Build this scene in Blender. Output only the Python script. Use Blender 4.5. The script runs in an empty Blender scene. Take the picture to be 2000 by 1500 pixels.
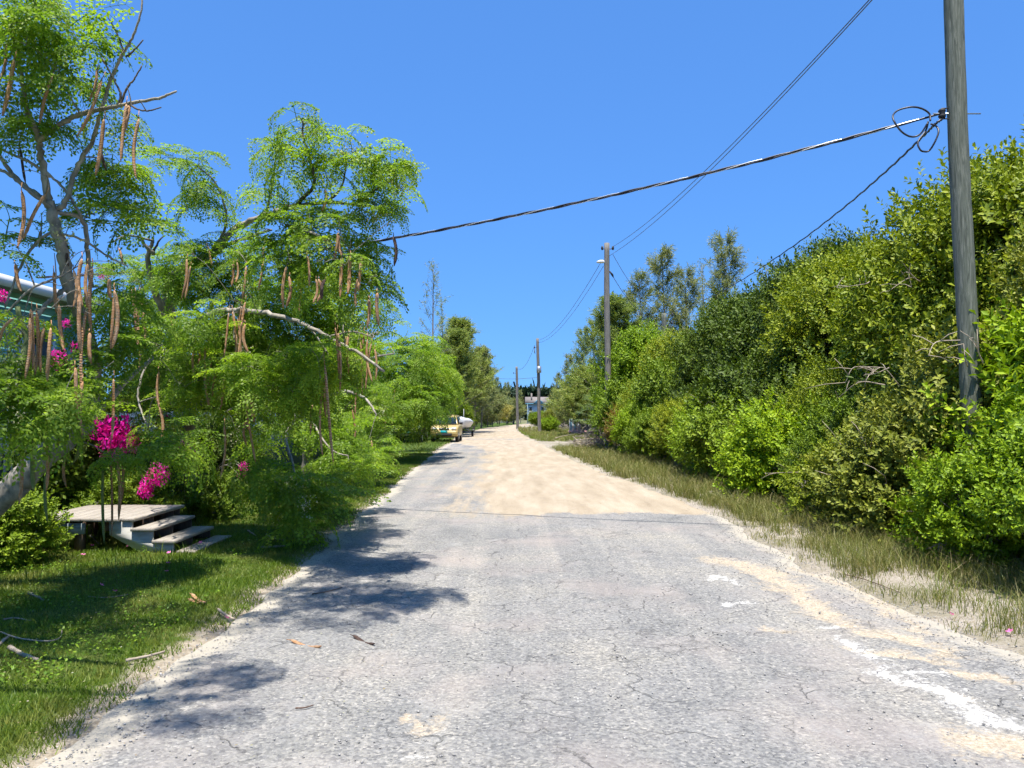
import bpy, math, random
import numpy as np
from mathutils import Vector, Matrix, noise as mnoise

random.seed(11)
rng = np.random.default_rng(11)
R = math.radians
SC = bpy.context.scene
COL = SC.collection

# ------------------------------------------------------------------ camera
F_PX, TILT, CAM_H = 1480.0, R(2.4), 1.6          # focal length in photo pixels (2000 wide)
cam_d = bpy.data.cameras.new('camera'); cam = bpy.data.objects.new('camera', cam_d); COL.objects.link(cam)
cam_d.sensor_width = 36; cam_d.lens = 36 * F_PX / 2000; cam_d.clip_start = 0.05; cam_d.clip_end = 6000
cam.location = (0, 0, CAM_H); cam.rotation_euler = (math.pi / 2 + TILT, 0, 0)
SC.camera = cam

# ------------------------------------------------------------------ sky and sun
SUN_DIR = Vector((0.0, 0.29, -1.0)).normalized()
w = bpy.data.worlds.new('World'); SC.world = w; w.use_nodes = True
nt = w.node_tree; nt.nodes.clear()
sky = nt.nodes.new('ShaderNodeTexSky'); sky.sky_type = 'NISHITA'; sky.sun_disc = False
sky.sun_elevation = math.asin(-SUN_DIR.z); sky.sun_rotation = math.atan2(-SUN_DIR.x, -SUN_DIR.y)
sky.air_density = 1.0; sky.dust_density = 0.0; sky.ozone_density = 3.5; sky.altitude = 0
gm = nt.nodes.new('ShaderNodeGamma'); gm.inputs['Gamma'].default_value = 0.42            # even out the clear tropical sky
hs = nt.nodes.new('ShaderNodeMix'); hs.data_type = 'RGBA'; hs.blend_type = 'MULTIPLY'; hs.inputs[0].default_value = 1.0; hs.inputs[7].default_value = (.36, .84, 1.72, 1)
bg = nt.nodes.new('ShaderNodeBackground'); bg.inputs['Strength'].default_value = 0.15
wo = nt.nodes.new('ShaderNodeOutputWorld')
nt.links.new(sky.outputs[0], gm.inputs[0]); nt.links.new(gm.outputs[0], hs.inputs[6]); nt.links.new(hs.outputs[2], bg.inputs[0]); nt.links.new(bg.outputs[0], wo.inputs[0])
sun_d = bpy.data.lights.new('sun', 'SUN'); sun_d.energy = 5.0; sun_d.angle = R(0.53); sun_d.color = (1.0, 0.955, 0.88)
sun = bpy.data.objects.new('sun', sun_d); COL.objects.link(sun)
sun.rotation_euler = SUN_DIR.to_track_quat('-Z', 'Y').to_euler(); sun.location = (-10, -10, 40)
SC.view_settings.view_transform = 'Standard'; SC.view_settings.look = 'None'
SC.view_settings.exposure = 1.0; SC.view_settings.gamma = 1.0; SC.view_settings.use_curve_mapping = False
SC.cycles.use_denoising = True; SC.cycles.use_adaptive_sampling = True; SC.cycles.adaptive_threshold = 0.03
SC.cycles.max_bounces = 5; SC.cycles.diffuse_bounces = 3; SC.cycles.glossy_bounces = 2
SC.cycles.transmission_bounces = 3; SC.cycles.transparent_max_bounces = 5
SC.cycles.caustics_reflective = False; SC.cycles.caustics_refractive = False

# ------------------------------------------------------------------ helpers
CA, SA = math.cos(TILT), math.sin(TILT)
def ray(px, py):
    u = (px - 1000) / F_PX; v = (750 - py) / F_PX
    return Vector((u, CA - v * SA, SA + v * CA))
def at(px, py, d):                      # point at real distance d (metres along the road)
    r = ray(px, py); t = d / r.y
    return Vector((r.x * t, d, CAM_H + r.z * t))
def g(px, py, z=0.0):                   # point on the ground
    r = ray(px, py); t = (CAM_H - z) / -r.z
    return Vector((r.x * t, r.y * t, z))

class MB:
    """collects geometry for ONE mesh"""
    def __init__(s): s.V = []; s.F = []; s.n = 0
    def add(s, V, F):
        V = np.asarray(V, dtype=np.float64).reshape(-1, 3)
        s.V.append(V)
        if isinstance(F, np.ndarray): s.F.append(F.astype(np.int64) + s.n)
        else:
            by = {}
            for f in F: by.setdefault(len(f), []).append(f)
            for k in by: s.F.append(np.array(by[k], dtype=np.int64) + s.n)
        s.n += len(V); return s
    def box(s, c, size, rot=None):
        x, y, z = [q / 2 for q in size]
        V = np.array([(-x,-y,-z),(x,-y,-z),(x,y,-z),(-x,y,-z),(-x,-y,z),(x,-y,z),(x,y,z),(-x,y,z)])
        if rot is not None: V = V @ np.array(rot).T
        return s.add(V + np.array(c), [(0,3,2,1),(4,5,6,7),(0,1,5,4),(1,2,6,5),(2,3,7,6),(3,0,4,7)])
    def bbox(s, c, size, b=0.02):       # box with chamfered edges
        x, y, z = [q / 2 for q in size]; b = min(b, x*.9, y*.9, z*.9)
        secs = [(-z, x-b, y-b), (-z+b, x, y), (z-b, x, y), (z, x-b, y-b)]
        V = []; 
        for zz, xx, yy in secs:
            V += [(-xx+b,-yy,zz),(xx-b,-yy,zz),(xx,-yy+b,zz),(xx,yy-b,zz),(xx-b,yy,zz),(-xx+b,yy,zz),(-xx,yy-b,zz),(-xx,-yy+b,zz)]
        Fs = [tuple(range(7,-1,-1)), tuple(range(24,32))]
        for k in range(3):
            for i in range(8):
                j = (i+1) % 8; Fs.append((k*8+i, k*8+j, k*8+8+j, k*8+8+i))
        return s.add(np.array(V) + np.array(c), Fs)
    def tube(s, pts, rad, sides=6, cap=True):
        P = np.array([tuple(p) for p in pts], dtype=float); n = len(P)
        rad = np.full(n, rad) if np.isscalar(rad) else np.array(rad, float)
        T = np.gradient(P, axis=0); T /= np.linalg.norm(T, axis=1)[:, None] + 1e-12
        ref = np.array((0., 0, 1)) if abs(T[0][2]) < .9 else np.array((1., 0, 0))
        N = np.cross(T[0], ref); N /= np.linalg.norm(N); V = []
        an = np.linspace(0, 2*np.pi, sides, endpoint=False)
        for i in range(n):
            N = N - T[i] * N.dot(T[i]); N /= np.linalg.norm(N) + 1e-12; B = np.cross(T[i], N)
            V.append(P[i] + rad[i] * (np.cos(an)[:, None] * N + np.sin(an)[:, None] * B))
        idx = np.arange(sides); nx = (idx + 1) % sides
        F = np.concatenate([np.stack([k*sides+idx, k*sides+nx, (k+1)*sides+nx, (k+1)*sides+idx], 1) for k in range(n-1)])
        base = s.n
        s.add(np.concatenate(V), F)
        if cap:
            s.F.append(np.array([list(range(sides-1, -1, -1))]) + base)
            s.F.append(np.array([list(range((n-1)*sides, n*sides))]) + base)
        return s
    def loft(s, secs, cap=True):        # secs: list of equal-length closed loops
        m = len(secs[0]); V = np.concatenate([np.array(q, float) for q in secs]); idx = np.arange(m); nx = (idx+1) % m
        F = np.concatenate([np.stack([k*m+idx, k*m+nx, (k+1)*m+nx, (k+1)*m+idx], 1) for k in range(len(secs)-1)])
        base = s.n; s.add(V, F)
        if cap:
            s.F.append(np.array([list(range(m-1, -1, -1))]) + base)
            s.F.append(np.array([list(range((len(secs)-1)*m, len(secs)*m))]) + base)
        return s
    def mesh(s, name, mat=None, smooth=False):
        V = np.concatenate(s.V).astype(np.float32)
        me = bpy.data.meshes.new(name)
        me.vertices.add(len(V)); me.vertices.foreach_set('co', V.ravel())
        tot = np.concatenate([np.full(len(f), f.shape[1]) for f in s.F]); lv = np.concatenate([f.ravel() for f in s.F])
        st = np.concatenate([[0], np.cumsum(tot)[:-1]])
        me.loops.add(len(lv)); me.loops.foreach_set('vertex_index', lv.astype(np.int32))
        me.polygons.add(len(tot)); me.polygons.foreach_set('loop_start', st.astype(np.int32)); me.polygons.foreach_set('loop_total', tot.astype(np.int32))
        if smooth: me.polygons.foreach_set('use_smooth', np.ones(len(tot), dtype=bool))
        me.update(calc_edges=True)
        if mat: me.materials.append(mat)
        return me

def woff(o):
    v = Vector((0, 0, 0))
    while o is not None: v = v + o.location; o = o.parent
    return v
def link(name, me, parent=None, loc=None):
    o = bpy.data.objects.new(name, me); COL.objects.link(o)
    if parent is not None: o.parent = parent
    if loc is not None: o.location = loc
    return o
def part(name, mb, mat, parent=None, smooth=False):        # mb in world coordinates
    if parent is not None:
        off = np.array(woff(parent)); mb.V = [v - off for v in mb.V]
    return link(name, mb.mesh(name, mat, smooth), parent)
def tag(o, label, cat, group=None):
    o['label'] = label; o['category'] = cat
    if group: o['group'] = group
    return o
def thing(name, label, cat, loc=(0, 0, 0), group=None):
    o = bpy.data.objects.new(name, None); COL.objects.link(o); o.location = loc; o.empty_display_size = .2
    return tag(o, label, cat, group)
def struct(name, mb, mat, smooth=False):
    o = link(name, mb.mesh(name, mat, smooth)); o['kind'] = 'structure'; return o
def stuff(o): o['kind'] = 'stuff'; return o
def copy_tree(o, parent=None):
    c = o.copy(); COL.objects.link(c); c.parent = parent
    for ch in [q for q in o.children]: copy_tree(ch, c)
    return c
def omat(o, m):                                             # material on the object, mesh shared
    o.material_slots[0].link = 'OBJECT'; o.material_slots[0].material = m
def catmull(P, k=6):
    P = [Vector(p) for p in P]; Q = [P[0]*2 - P[1]] + P + [P[-1]*2 - P[-2]]; out = []
    for i in range(1, len(Q)-2):
        for j in range(k):
            t = j / k; a, b, c, d = Q[i-1], Q[i], Q[i+1], Q[i+2]
            out.append(0.5*((2*b) + (c-a)*t + (2*a-5*b+4*c-d)*t*t + (3*b-a-3*c+d)*t**3))
    out.append(P[-1]); return out
def interp(x, xs, ys): return np.interp(x, xs, ys)
def vnoise(x, y, s, seed=0):
    x = np.asarray(x)/s; y = np.asarray(y)/s; xi = np.floor(x).astype(np.int64); yi = np.floor(y).astype(np.int64); fx = x-xi; fy = y-yi
    fx = fx*fx*(3-2*fx); fy = fy*fy*(3-2*fy)
    def h(a, b):
        n = (a*374761393 + b*668265263 + seed*982451653) & 0x7fffffff
        n = ((n ^ (n >> 13)) * 1274126177) & 0x7fffffff
        return ((n ^ (n >> 16)) & 0xffff) / 65535.0
    return (h(xi,yi)*(1-fx)+h(xi+1,yi)*fx)*(1-fy) + (h(xi,yi+1)*(1-fx)+h(xi+1,yi+1)*fx)*fy
def fbm(x, y, s, seed=0): return .5*vnoise(x,y,s,seed)+.3*vnoise(x,y,s/2.1,seed+1)+.2*vnoise(x,y,s/4.3,seed+2)
def rotz(a): c, s = math.cos(a), math.sin(a); return np.array([[c,-s,0],[s,c,0],[0,0,1.]])
ORD = ['first','second','third','fourth','fifth','sixth','seventh','eighth','ninth','tenth','eleventh','twelfth','thirteenth','fourteenth','fifteenth','sixteenth']

# ------------------------------------------------------------------ materials
class NT:
    def __init__(s, name):
        s.m = bpy.data.materials.new(name); s.m.use_nodes = True; s.t = s.m.node_tree; s.t.nodes.clear()
        s.out = s.n('ShaderNodeOutputMaterial'); s.b = s.n('ShaderNodeBsdfPrincipled'); s.l(s.b.outputs[0], s.out.inputs[0])
    def n(s, ty, **k):
        q = s.t.nodes.new(ty)
        for a, v in k.items(): setattr(q, a, v)
        return q
    def l(s, a, b): s.t.links.new(a, b)
    def coord(s, scale=(1,1,1), which='Object'):
        c = s.n('ShaderNodeTexCoord'); mp = s.n('ShaderNodeMapping'); mp.inputs['Scale'].default_value = scale
        s.l(c.outputs[which], mp.inputs[0]); return mp.outputs[0]
    def noise(s, vec, scale, detail=4, rough=.6, dist=0):
        q = s.n('ShaderNodeTexNoise'); q.inputs['Scale'].default_value = scale; q.inputs['Detail'].default_value = detail
        q.inputs['Roughness'].default_value = rough; q.inputs['Distortion'].default_value = dist; s.l(vec, q.inputs['Vector']); return q.outputs['Fac']
    def ramp(s, fac, stops, mode='LINEAR'):
        q = s.n('ShaderNodeValToRGB'); q.color_ramp.interpolation = mode; e = q.color_ramp.elements
        while len(e) < len(stops): e.new(.5)
        for i, (p, c) in enumerate(stops):
            e[i].position = p; e[i].color = (c, c, c, 1) if np.isscalar(c) else (*c, 1)
        s.l(fac, q.inputs[0]); return q.outputs[0]
    def mix(s, fac, a, b, mode='MIX'):
        q = s.n('ShaderNodeMix', data_type='RGBA', blend_type=mode)
        for sock, v in ((q.inputs[0], fac), (q.inputs[6], a), (q.inputs[7], b)):
            if hasattr(v, 'links'): s.l(v, sock)
            else: sock.default_value = v if (np.isscalar(v)) else (*v, 1)
        return q.outputs[2]
    def math(s, op, a, b=0.0, clamp=False):
        q = s.n('ShaderNodeMath', operation=op, use_clamp=clamp)
        for sock, v in ((q.inputs[0], a), (q.inputs[1], b)):
            if hasattr(v, 'links'): s.l(v, sock)
            else: sock.default_value = v
        return q.outputs[0]
    def bump(s, h, strength=.5, dist=.02):
        q = s.n('ShaderNodeBump'); q.inputs['Strength'].default_value = strength; q.inputs['Distance'].default_value = dist
        s.l(h, q.inputs['Height']); s.l(q.outputs[0], s.b.inputs['Normal']); return q
    def base(s, c): 
        if hasattr(c, 'links'): s.l(c, s.b.inputs['Base Color'])
        else: s.b.inputs['Base Color'].default_value = (*c, 1)
    def set(s, rough=.6, metal=0, spec=.5):
        s.b.inputs['Roughness'].default_value = rough; s.b.inputs['Metallic'].default_value = metal; s.b.inputs['Specular IOR Level'].default_value = spec; return s.m

def m_leaf(name, cols, trans=.3, rough=.42, spec=.5, tcol=1.6, gain=(1, 1, 1), ow=.2, patch=None):
    cols = [tuple(min(.9, q*k) for q, k in zip(c, gain)) for c in cols]
    t = NT(name); ge = t.n('ShaderNodeNewGeometry'); oi = t.n('ShaderNodeObjectInfo')
    f = t.math('ADD', t.math('MULTIPLY', ge.outputs['Random Per Island'], 1-ow), t.math('MULTIPLY', oi.outputs['Random'], ow))
    n = len(cols); c = t.ramp(f, [(i/(n-1), q) for i, q in enumerate(cols)])
    if patch:                                   # patches of a different growth
        pn = t.noise(t.coord(), patch[0], 4, .6); c = t.mix(t.ramp(pn, [(patch[1], 0.), (patch[2], 1.)]), c, t.mix(.35, patch[3], c))
    t.base(c); t.set(rough, 0, spec)
    tr = t.n('ShaderNodeBsdfTranslucent'); t.l(t.mix(1.0, c, (tcol, tcol*1.05, tcol*.55), 'MULTIPLY'), tr.inputs[0])
    mx = t.n('ShaderNodeMixShader'); mx.inputs[0].default_value = trans
    t.l(t.b.outputs[0], mx.inputs[1]); t.l(tr.outputs[0], mx.inputs[2]); t.l(mx.outputs[0], t.out.inputs[0]); return t.m
def m_plain(name, c, rough=.6, metal=0, spec=.5, var=.15, scale=6, stretch=(1,1,1), bump=0):
    t = NT(name); v = t.coord(stretch); f = t.noise(v, scale, 5)
    lo = tuple(q*(1-var) for q in c); hi = tuple(min(1, q*(1+var)) for q in c)
    t.base(t.ramp(f, [(.3, lo), (.7, hi)]))
    if bump: t.bump(f, bump, .01)
    return t.set(rough, metal, spec)
def m_wood(name, c1, c2, c3, grain=(22, 22, 1.6), bump=.5, rough=.85):
    t = NT(name); v = t.coord(grain); f = t.noise(v, 2.2, 8, .7, 1.2); oi = t.n('ShaderNodeObjectInfo')
    b = t.noise(t.coord((1,1,1)), 1.7, 4)
    c = t.ramp(f, [(.38, c1), (.5, c2), (.62, c3)])
    c = t.mix(t.math('MULTIPLY', b, .55), c, tuple(q*.6 for q in c2)); 
    c = t.mix(t.math('MULTIPLY', oi.outputs['Random'], .3), c, tuple(q*.72 for q in c2))
    t.base(c); t.bump(f, bump, .008); return t.set(rough, 0, .2)

M = {}
M['moringa'] = m_leaf('moringa_leaf', [(.08,.145,.016),(.115,.195,.02),(.155,.245,.024),(.205,.30,.028),(.30,.37,.036)], .5, .5, .35, gain=(1.16, 1.14, 1.0), ow=.55)
M['leaf_dark'] = m_leaf('leaf_dark', [(.028,.055,.008),(.045,.085,.010),(.065,.12,.012),(.10,.165,.016)], 0.14, .55, .24, gain=(1.35, 1.15, .9), ow=.3)
M['leaf_mid'] = m_leaf('leaf_mid', [(.045,.08,.008),(.075,.125,.010),(.11,.17,.013),(.17,.235,.018)], 0.16, .55, .24, gain=(1.52, 1.44, 1.0), ow=.3)
M['leaf_yel'] = m_leaf('leaf_yellow', [(.07,.105,.010),(.12,.165,.012),(.175,.215,.015),(.28,.285,.025)], 0.18, .55, .24, gain=(1.52, 1.44, 1.0), ow=.3)
M['leaf_olive'] = m_leaf('leaf_olive', [(.06,.085,.015),(.10,.125,.02),(.14,.165,.028),(.21,.22,.045)], 0.15, .55, .24, gain=(1.52, 1.44, 1.0), ow=.3)
M['leaf_bright'] = m_leaf('leaf_bright', [(.06,.11,.006),(.10,.17,.008),(.15,.23,.010),(.22,.30,.014)], 0.2, .55, .24, gain=(1.52, 1.44, 1.0), ow=.3)
M['leaf_rust'] = m_leaf('leaf_rust', [(.09,.11,.02),(.16,.13,.02),(.22,.12,.03),(.12,.17,.03)], .25, .45, .4, gain=(1.12, 1.08, 1.0), ow=.3)
M['needle'] = m_leaf('casuarina_needle', [(.06,.085,.03),(.095,.125,.045),(.13,.155,.06),(.18,.18,.08)], .25, .6, .25, gain=(1.85, 1.7, 1.7))
M['needle_yel'] = m_leaf('casuarina_needle_yellow', [(.10,.115,.03),(.15,.155,.04),(.19,.185,.05),(.25,.22,.07)], .25, .6, .25, gain=(1.85, 1.7, 1.7))
M['needle_dark'] = m_leaf('casuarina_needle_green', [(.05,.085,.025),(.075,.115,.03),(.105,.145,.04),(.15,.17,.05)], .25, .6, .25, gain=(2.3, 2.0, 1.7))
M['far_dark'] = m_leaf('far_tree_leaf', [(.015,.035,.02),(.03,.055,.03)], .1, .6, .2)
M['grass'] = m_leaf('lawn_blade', [(.045,.085,.008),(.08,.14,.010),(.12,.185,.013),(.2,.25,.025)], .3, .5, .3, patch=(1.3, .45, .62, (.21,.20,.05)))
M['clover'] = m_leaf('lawn_weed_leaf', [(.05,.13,.01),(.11,.22,.015),(.22,.33,.03)], .3, .5, .3, gain=(1.2, 1.05, .9))
M['dry_grass'] = m_leaf('verge_blade', [(.07,.095,.014),(.12,.14,.026),(.20,.19,.06),(.33,.27,.13)], .25, .55, .25, patch=(.9, .52, .66, (.12,.16,.02)))
M['palm'] = m_leaf('palm_leaf', [(.06,.12,.025),(.10,.17,.04),(.16,.22,.07)], .2, .35, .6, gain=(1.2, 1.05, .9))
M['palm_yel'] = m_leaf('palm_leaf_yellow', [(.16,.2,.03),(.3,.3,.05)], .2, .4, .5)
M['dead'] = m_leaf('dead_frond', [(.16,.13,.10),(.25,.21,.16),(.33,.28,.22)], .05, .8, .1)
M['flower'] = m_leaf('moringa_flower', [(.38,.38,.22),(.5,.48,.32)], .3, .6, .2)
M['magenta'] = m_leaf('bougainvillea_bract', [(.55,.005,.30),(.72,.012,.42),(.85,.04,.52)], .4, .6, .2, 1.3)
M['pinkbloom'] = m_leaf('fallen_blossom', [(.75,.12,.45),(.85,.25,.55)], .3, .6, .2, 1.2)
M['litter'] = m_leaf('leaf_litter', [(0.375,0.375,0.3),(0.262,0.247,0.112),(0.225,0.15,0.075),(0.413,0.413,0.375)], .1, .7, .2)
M['bark_pale'] = m_plain('bark_pale', (.26,.232,.19), .88, 0, .2, .5, 16, (1,.5,.5), 1.0)
M['bark_grey'] = m_plain('bark_grey', (.20,.18,.15), .9, 0, .2, .35, 9, (1,1,.35), .6)
M['bark_dark'] = m_plain('bark_dark', (.10,.085,.07), .9, 0, .2, .3, 9, (1,1,.35), .6)
M['bark_green'] = m_plain('bark_green', (.12,.15,.06), .85, 0, .2, .3, 9, (1,1,.35), .5)
M['pole_green'] = m_wood('pole_wood_green', (.055,.06,.048), (.15,.165,.13), (.30,.30,.25), (16,16,1.1), .8)
M['pole_grey'] = m_wood('pole_wood_grey', (.09,.08,.07), (.2,.185,.165), (.31,.29,.26), (16,16,1.1), .6)
M['deck'] = m_wood('deck_wood', (0.203,0.172,0.14), (0.343,0.304,0.257), (0.437,0.398,0.343), (26,1.4,26), .35)
M['stringer'] = m_wood('stringer_paint', (.36,.35,.31), (.45,.44,.4), (.5,.49,.45), (3,20,20), .3)
M['fascia'] = m_wood('fascia_paint', (0.168,0.203,0.21), (0.252,0.294,0.301), (0.315,0.35,0.35), (3,20,20), .3)
M['under'] = m_wood('framing_wood', (.06,.04,.03), (.13,.085,.06), (.2,.14,.1), (20,20,3), .4)
M['fence'] = m_wood('fence_paint', (.035,.06,.10), (.055,.09,.145), (.08,.12,.18), (18,18,1.2), .3, .75)
M['turq'] = m_plain('turquoise_paint', (0.176,0.4,0.4), .7, 0, .3, .08, 2)
M['roofgrey'] = m_plain('roof_shingle', (.20,.175,.16), .85, 0, .2, .2, 12)
M['roofwhite'] = m_plain('roof_white', (.26,.26,.255), .8, 0, .3, .15, 5)
M['paleblue'] = m_plain('pale_blue_paint', (.46,.58,.64), .75, 0, .3, .06, 2)
M['trimblue'] = m_plain('blue_trim', (.12,.33,.45), .7, 0, .3, .08, 2)
M['white'] = m_plain('white_paint', (0.624,0.624,0.608), .5, 0, .5, .06, 3)
M['metal'] = m_plain('galvanised', (.42,.43,.43), .42, .8, .5, .15, 12)
M['darkmetal'] = m_plain('dark_metal', (.05,.05,.055), .5, .3, .5, .2, 12)
M['black'] = m_plain('black_rubber', (.018,.018,.02), .7, 0, .4, .2, 10)
M['cable'] = m_plain('cable_black', (.025,.024,.032), .45, 0, .5, .2, 20)
M['wire'] = m_plain('wire_grey', (.10,.11,.14), .5, .3, .5, .1, 20)
M['bare'] = m_plain('bare_aluminium', (.62,.62,.62), .35, .6, .5, .1, 20)
M['carpaint'] = m_plain('yellow_car_paint', (.42,.31,.11), .3, .0, .6, .06, 2)
M['carblack'] = m_plain('dark_car_paint', (.02,.02,.022), .25, 0, .6, .1, 2)
M['chrome'] = m_plain('chrome', (.75,.75,.75), .18, 1, .5, .05, 5)
M['teal'] = m_plain('teal_plate', (.01,.36,.38), .5, 0, .5, .05, 5)
M['glasslamp'] = m_plain('lamp_lens', (.6,.58,.52), .15, 0, .8, .05, 8)
gl = NT('dark_glass'); gl.base((.012,.02,.018)); M['glass'] = gl.set(.06, 0, .8)
M['boatwhite'] = m_plain('boat_gelcoat', (0.624,0.632,0.64), .35, 0, .5, .04, 2)
M['tarp'] = m_plain('grey_cover', (.10,.12,.13), .8, 0, .3, .2, 5)
M['pink'] = m_plain('pink_paint', (.62,.36,.36), .7, 0, .3, .15, 6)
for k, c in dict(p_blue=(.30,.52,.60), p_white=(.62,.62,.6), p_grey=(.42,.42,.44), p_yel=(.62,.58,.22), p_lil=(.45,.40,.46), p_red=(.45,.2,.18)).items():
    M[k] = m_plain(k.replace('p_', 'panel_paint_'), c, .75, 0, .3, .18, 8)
def m_pod(name, c1, c2, c3):
    t = NT(name); v = t.coord((1,1,1)); oi = t.n('ShaderNodeObjectInfo')
    wv = t.n('ShaderNodeTexWave', bands_direction='Z'); wv.inputs['Scale'].default_value = 12; wv.inputs['Distortion'].default_value = 3.5; wv.inputs['Detail'].default_value = 3
    t.l(v, wv.inputs['Vector']); f = t.noise(t.coord((30,30,4)), 2, 6)
    c = t.mix(t.ramp(wv.outputs['Fac'], [(.35,0.),(.75,1.)]), c1, c2); c = t.mix(t.ramp(f, [(.45,0.),(.7,.8)]), c, c3)
    c = t.mix(t.math('MULTIPLY', oi.outputs['Random'], .45), c, tuple(q*.45 for q in c1)); t.base(c); t.bump(wv.outputs['Fac'], .5, .006); return t.set(.75, 0, .25)
M['pod'] = m_pod('dry_seed_pod', (.33,.15,.06), (.5,.29,.145), (.58,.42,.28))
M['pod_green'] = m_pod('green_seed_pod', (.14,.19,.04), (.2,.24,.07), (.24,.22,.1))
M['pod_dark'] = m_pod('dark_seed_pod', (.06,.035,.025), (.10,.06,.045), (.16,.11,.09))
M['stick'] = m_plain('dead_stick', (0.32,0.264,0.2), .85, 0, .2, .3, 10, (1,1,1), .5)
M['stick_dark'] = m_plain('dark_stick', (.12,.08,.06), .85, 0, .2, .3, 10, (1,1,1), .5)
M['pebble'] = m_leaf('limestone_pebble', [(0.173,0.166,0.158),(0.259,0.245,0.23),(0.36,0.346,0.324),(0.432,0.396,0.331)], .0, .9, .2)
# ================================================================== THE SETTING
YS = [-8, 3.4, 5, 6.9, 8.2, 12, 16, 21, 27, 35, 45, 62, 85, 103, 131, 150, 160]
LE = [-2.15, -2.2, -2.2, -2.25, -2.25, -2.45, -2.65, -2.9, -3.1, -3.4, -3.6, -4.3, -4.0, -3.1, 0.0, 1.8, 3.2]
RE = [3.6, 3.5, 3.45, 3.25, 3.1, 3.35, 3.0, 2.55, 2.15, 1.95, 1.6, 1.0, 0.5, 0.7, 2.6, 5.2, 8.0]
def ledge(y): y = np.asarray(y, float); return interp(y, YS, LE) + (fbm(y, y*0+3.1, .9, 5) - .5)*.30 + (vnoise(y, y*0, .22, 9)-.5)*.08
def redge(y): y = np.asarray(y, float); return interp(y, YS, RE) + (fbm(y, y*0+7.7, 1.1, 15) - .5)*.34 + (vnoise(y, y*0, .2, 19)-.5)*.08

def capsule(X, Y, pxs, r, r2=None):
    P = [g(*p) for p in pxs]; best = np.full(X.shape, 9.)
    X, Y = X + .34*(fbm(X, Y, .55, 21)-.5) + .14*(vnoise(X, Y, .12, 23)-.5), Y + .34*(fbm(X, Y, .55, 22)-.5) + .14*(vnoise(X, Y, .12, 24)-.5)
    for a, b in zip(P[:-1], P[1:]):
        ax, ay, bx, by = a.x, a.y, b.x, b.y; dx, dy = bx-ax, by-ay
        t = np.clip(((X-ax)*dx+(Y-ay)*dy)/(dx*dx+dy*dy+1e-9), 0, 1)
        best = np.minimum(best, np.hypot(X-ax-t*dx, Y-ay-t*dy))
    return np.clip(1.15 - .65*best/r, 0, 1)

yrows = np.concatenate([np.arange(-6, 2.5, .25), np.arange(2.5, 12, .055), np.arange(12, 30, .14), np.arange(30, 160, .6)])
NC = 110
s_ = np.linspace(0, 1, NC)
L_, R_ = ledge(yrows), redge(yrows)
X = L_[:, None] + (R_-L_)[:, None]*s_[None, :]; Y = np.repeat(yrows[:, None], NC, 1)
beige = np.maximum.reduce([
    capsule(X, Y, [(1400,1092),(1470,1105),(1520,1140)], .22), capsule(X, Y, [(1480,1120),(1560,1165),(1660,1222)], .16),
    capsule(X, Y, [(1500,1226),(1535,1232)], .06), capsule(X, Y, [(1690,1240),(1790,1245),(1850,1275)], .11),
    capsule(X, Y, [(1640,1265),(1840,1285)], .08), capsule(X, Y, [(1880,1310),(1970,1335)], .11), capsule(X, Y, [(1900,1450),(1990,1440),(2080,1480)], .16),
    capsule(X, Y, [(800,1390),(830,1425)], .06), capsule(X, Y, [(1790,1345),(1850,1360)], .08),
    .8*capsule(X, Y, [(1560,1110),(1700,1160),(1800,1230)], .12)])*1.12
white = np.maximum.reduce([
    capsule(X, Y, [(1385,1124),(1440,1144)], .055), capsule(X, Y, [(1430,1178),(1480,1172)], .06), capsule(X, Y, [(1605,1228),(1640,1230)], .05),
    capsule(X, Y, [(1640,1250),(1680,1270),(1740,1290)], .09), capsule(X, Y, [(1745,1315),(1800,1345),(1880,1385),(1990,1415)], .13),
    capsule(X, Y, [(1790,1312),(1850,1318)], .06), .8*capsule(X, Y, [(815,1415),(840,1430)], .04), .8*capsule(X, Y, [(805,1478),(830,1480)], .04), .7*capsule(X, Y, [(1110,1370),(1125,1375)], .03)])
dl = interp(Y, [11.8, 13, 16, 21.9, 27, 34, 40, 46, 60], [-.2, -.34, -.6, -1.0, -1.0, -1.2, -2.2, -3.9, -6])
dl = dl + 1.5*(fbm(X, Y, 2.2, 91)-.5)
dirt = np.clip(.5 + (X - dl)/1.3, 0, 1) * np.clip(.5 + (Y - 12.0 - 1.7*(fbm(X, Y, .9, 95)-.5) - .35*np.sin(X*1.3) - .25*np.abs(X-1))/.5, 0, 1)
dirt = np.where(Y > 50, np.clip((Y-40)/20, 0, 1), dirt)
dirt = np.maximum(dirt, .55*capsule(X, Y, [(900,940),(900,1000),(960,1010)], .5))
dirt = np.maximum(dirt, .34*np.clip((Y-10)/12, 0, 1)); white *= .95
edge = np.clip(1 - (X - L_[:, None])/.45, 0, 1); edge = np.maximum(edge, .9*np.clip(1-(R_[:, None]-X)/.5, 0, 1))
Z = -.012*np.clip(beige*2-1, 0, 1) - .006*np.clip(white*2-1,0,1) + .016*np.clip(dirt*2-1, 0, 1)*np.clip((30-Y)/10,0,1) - .03*np.clip(edge-.6, 0, 1) + .012*(fbm(X, Y, 1.3, 40)-.5) + .05
Z -= .05                                           # the worn carriageway lies about z = 0
idx = np.arange(len(yrows)*NC).reshape(len(yrows), NC)
F = np.stack([idx[:-1,:-1].ravel(), idx[:-1,1:].ravel(), idx[1:,1:].ravel(), idx[1:,:-1].ravel()], 1)
mb = MB(); mb.add(np.stack([X.ravel(), Y.ravel(), Z.ravel()], 1), F)
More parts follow.
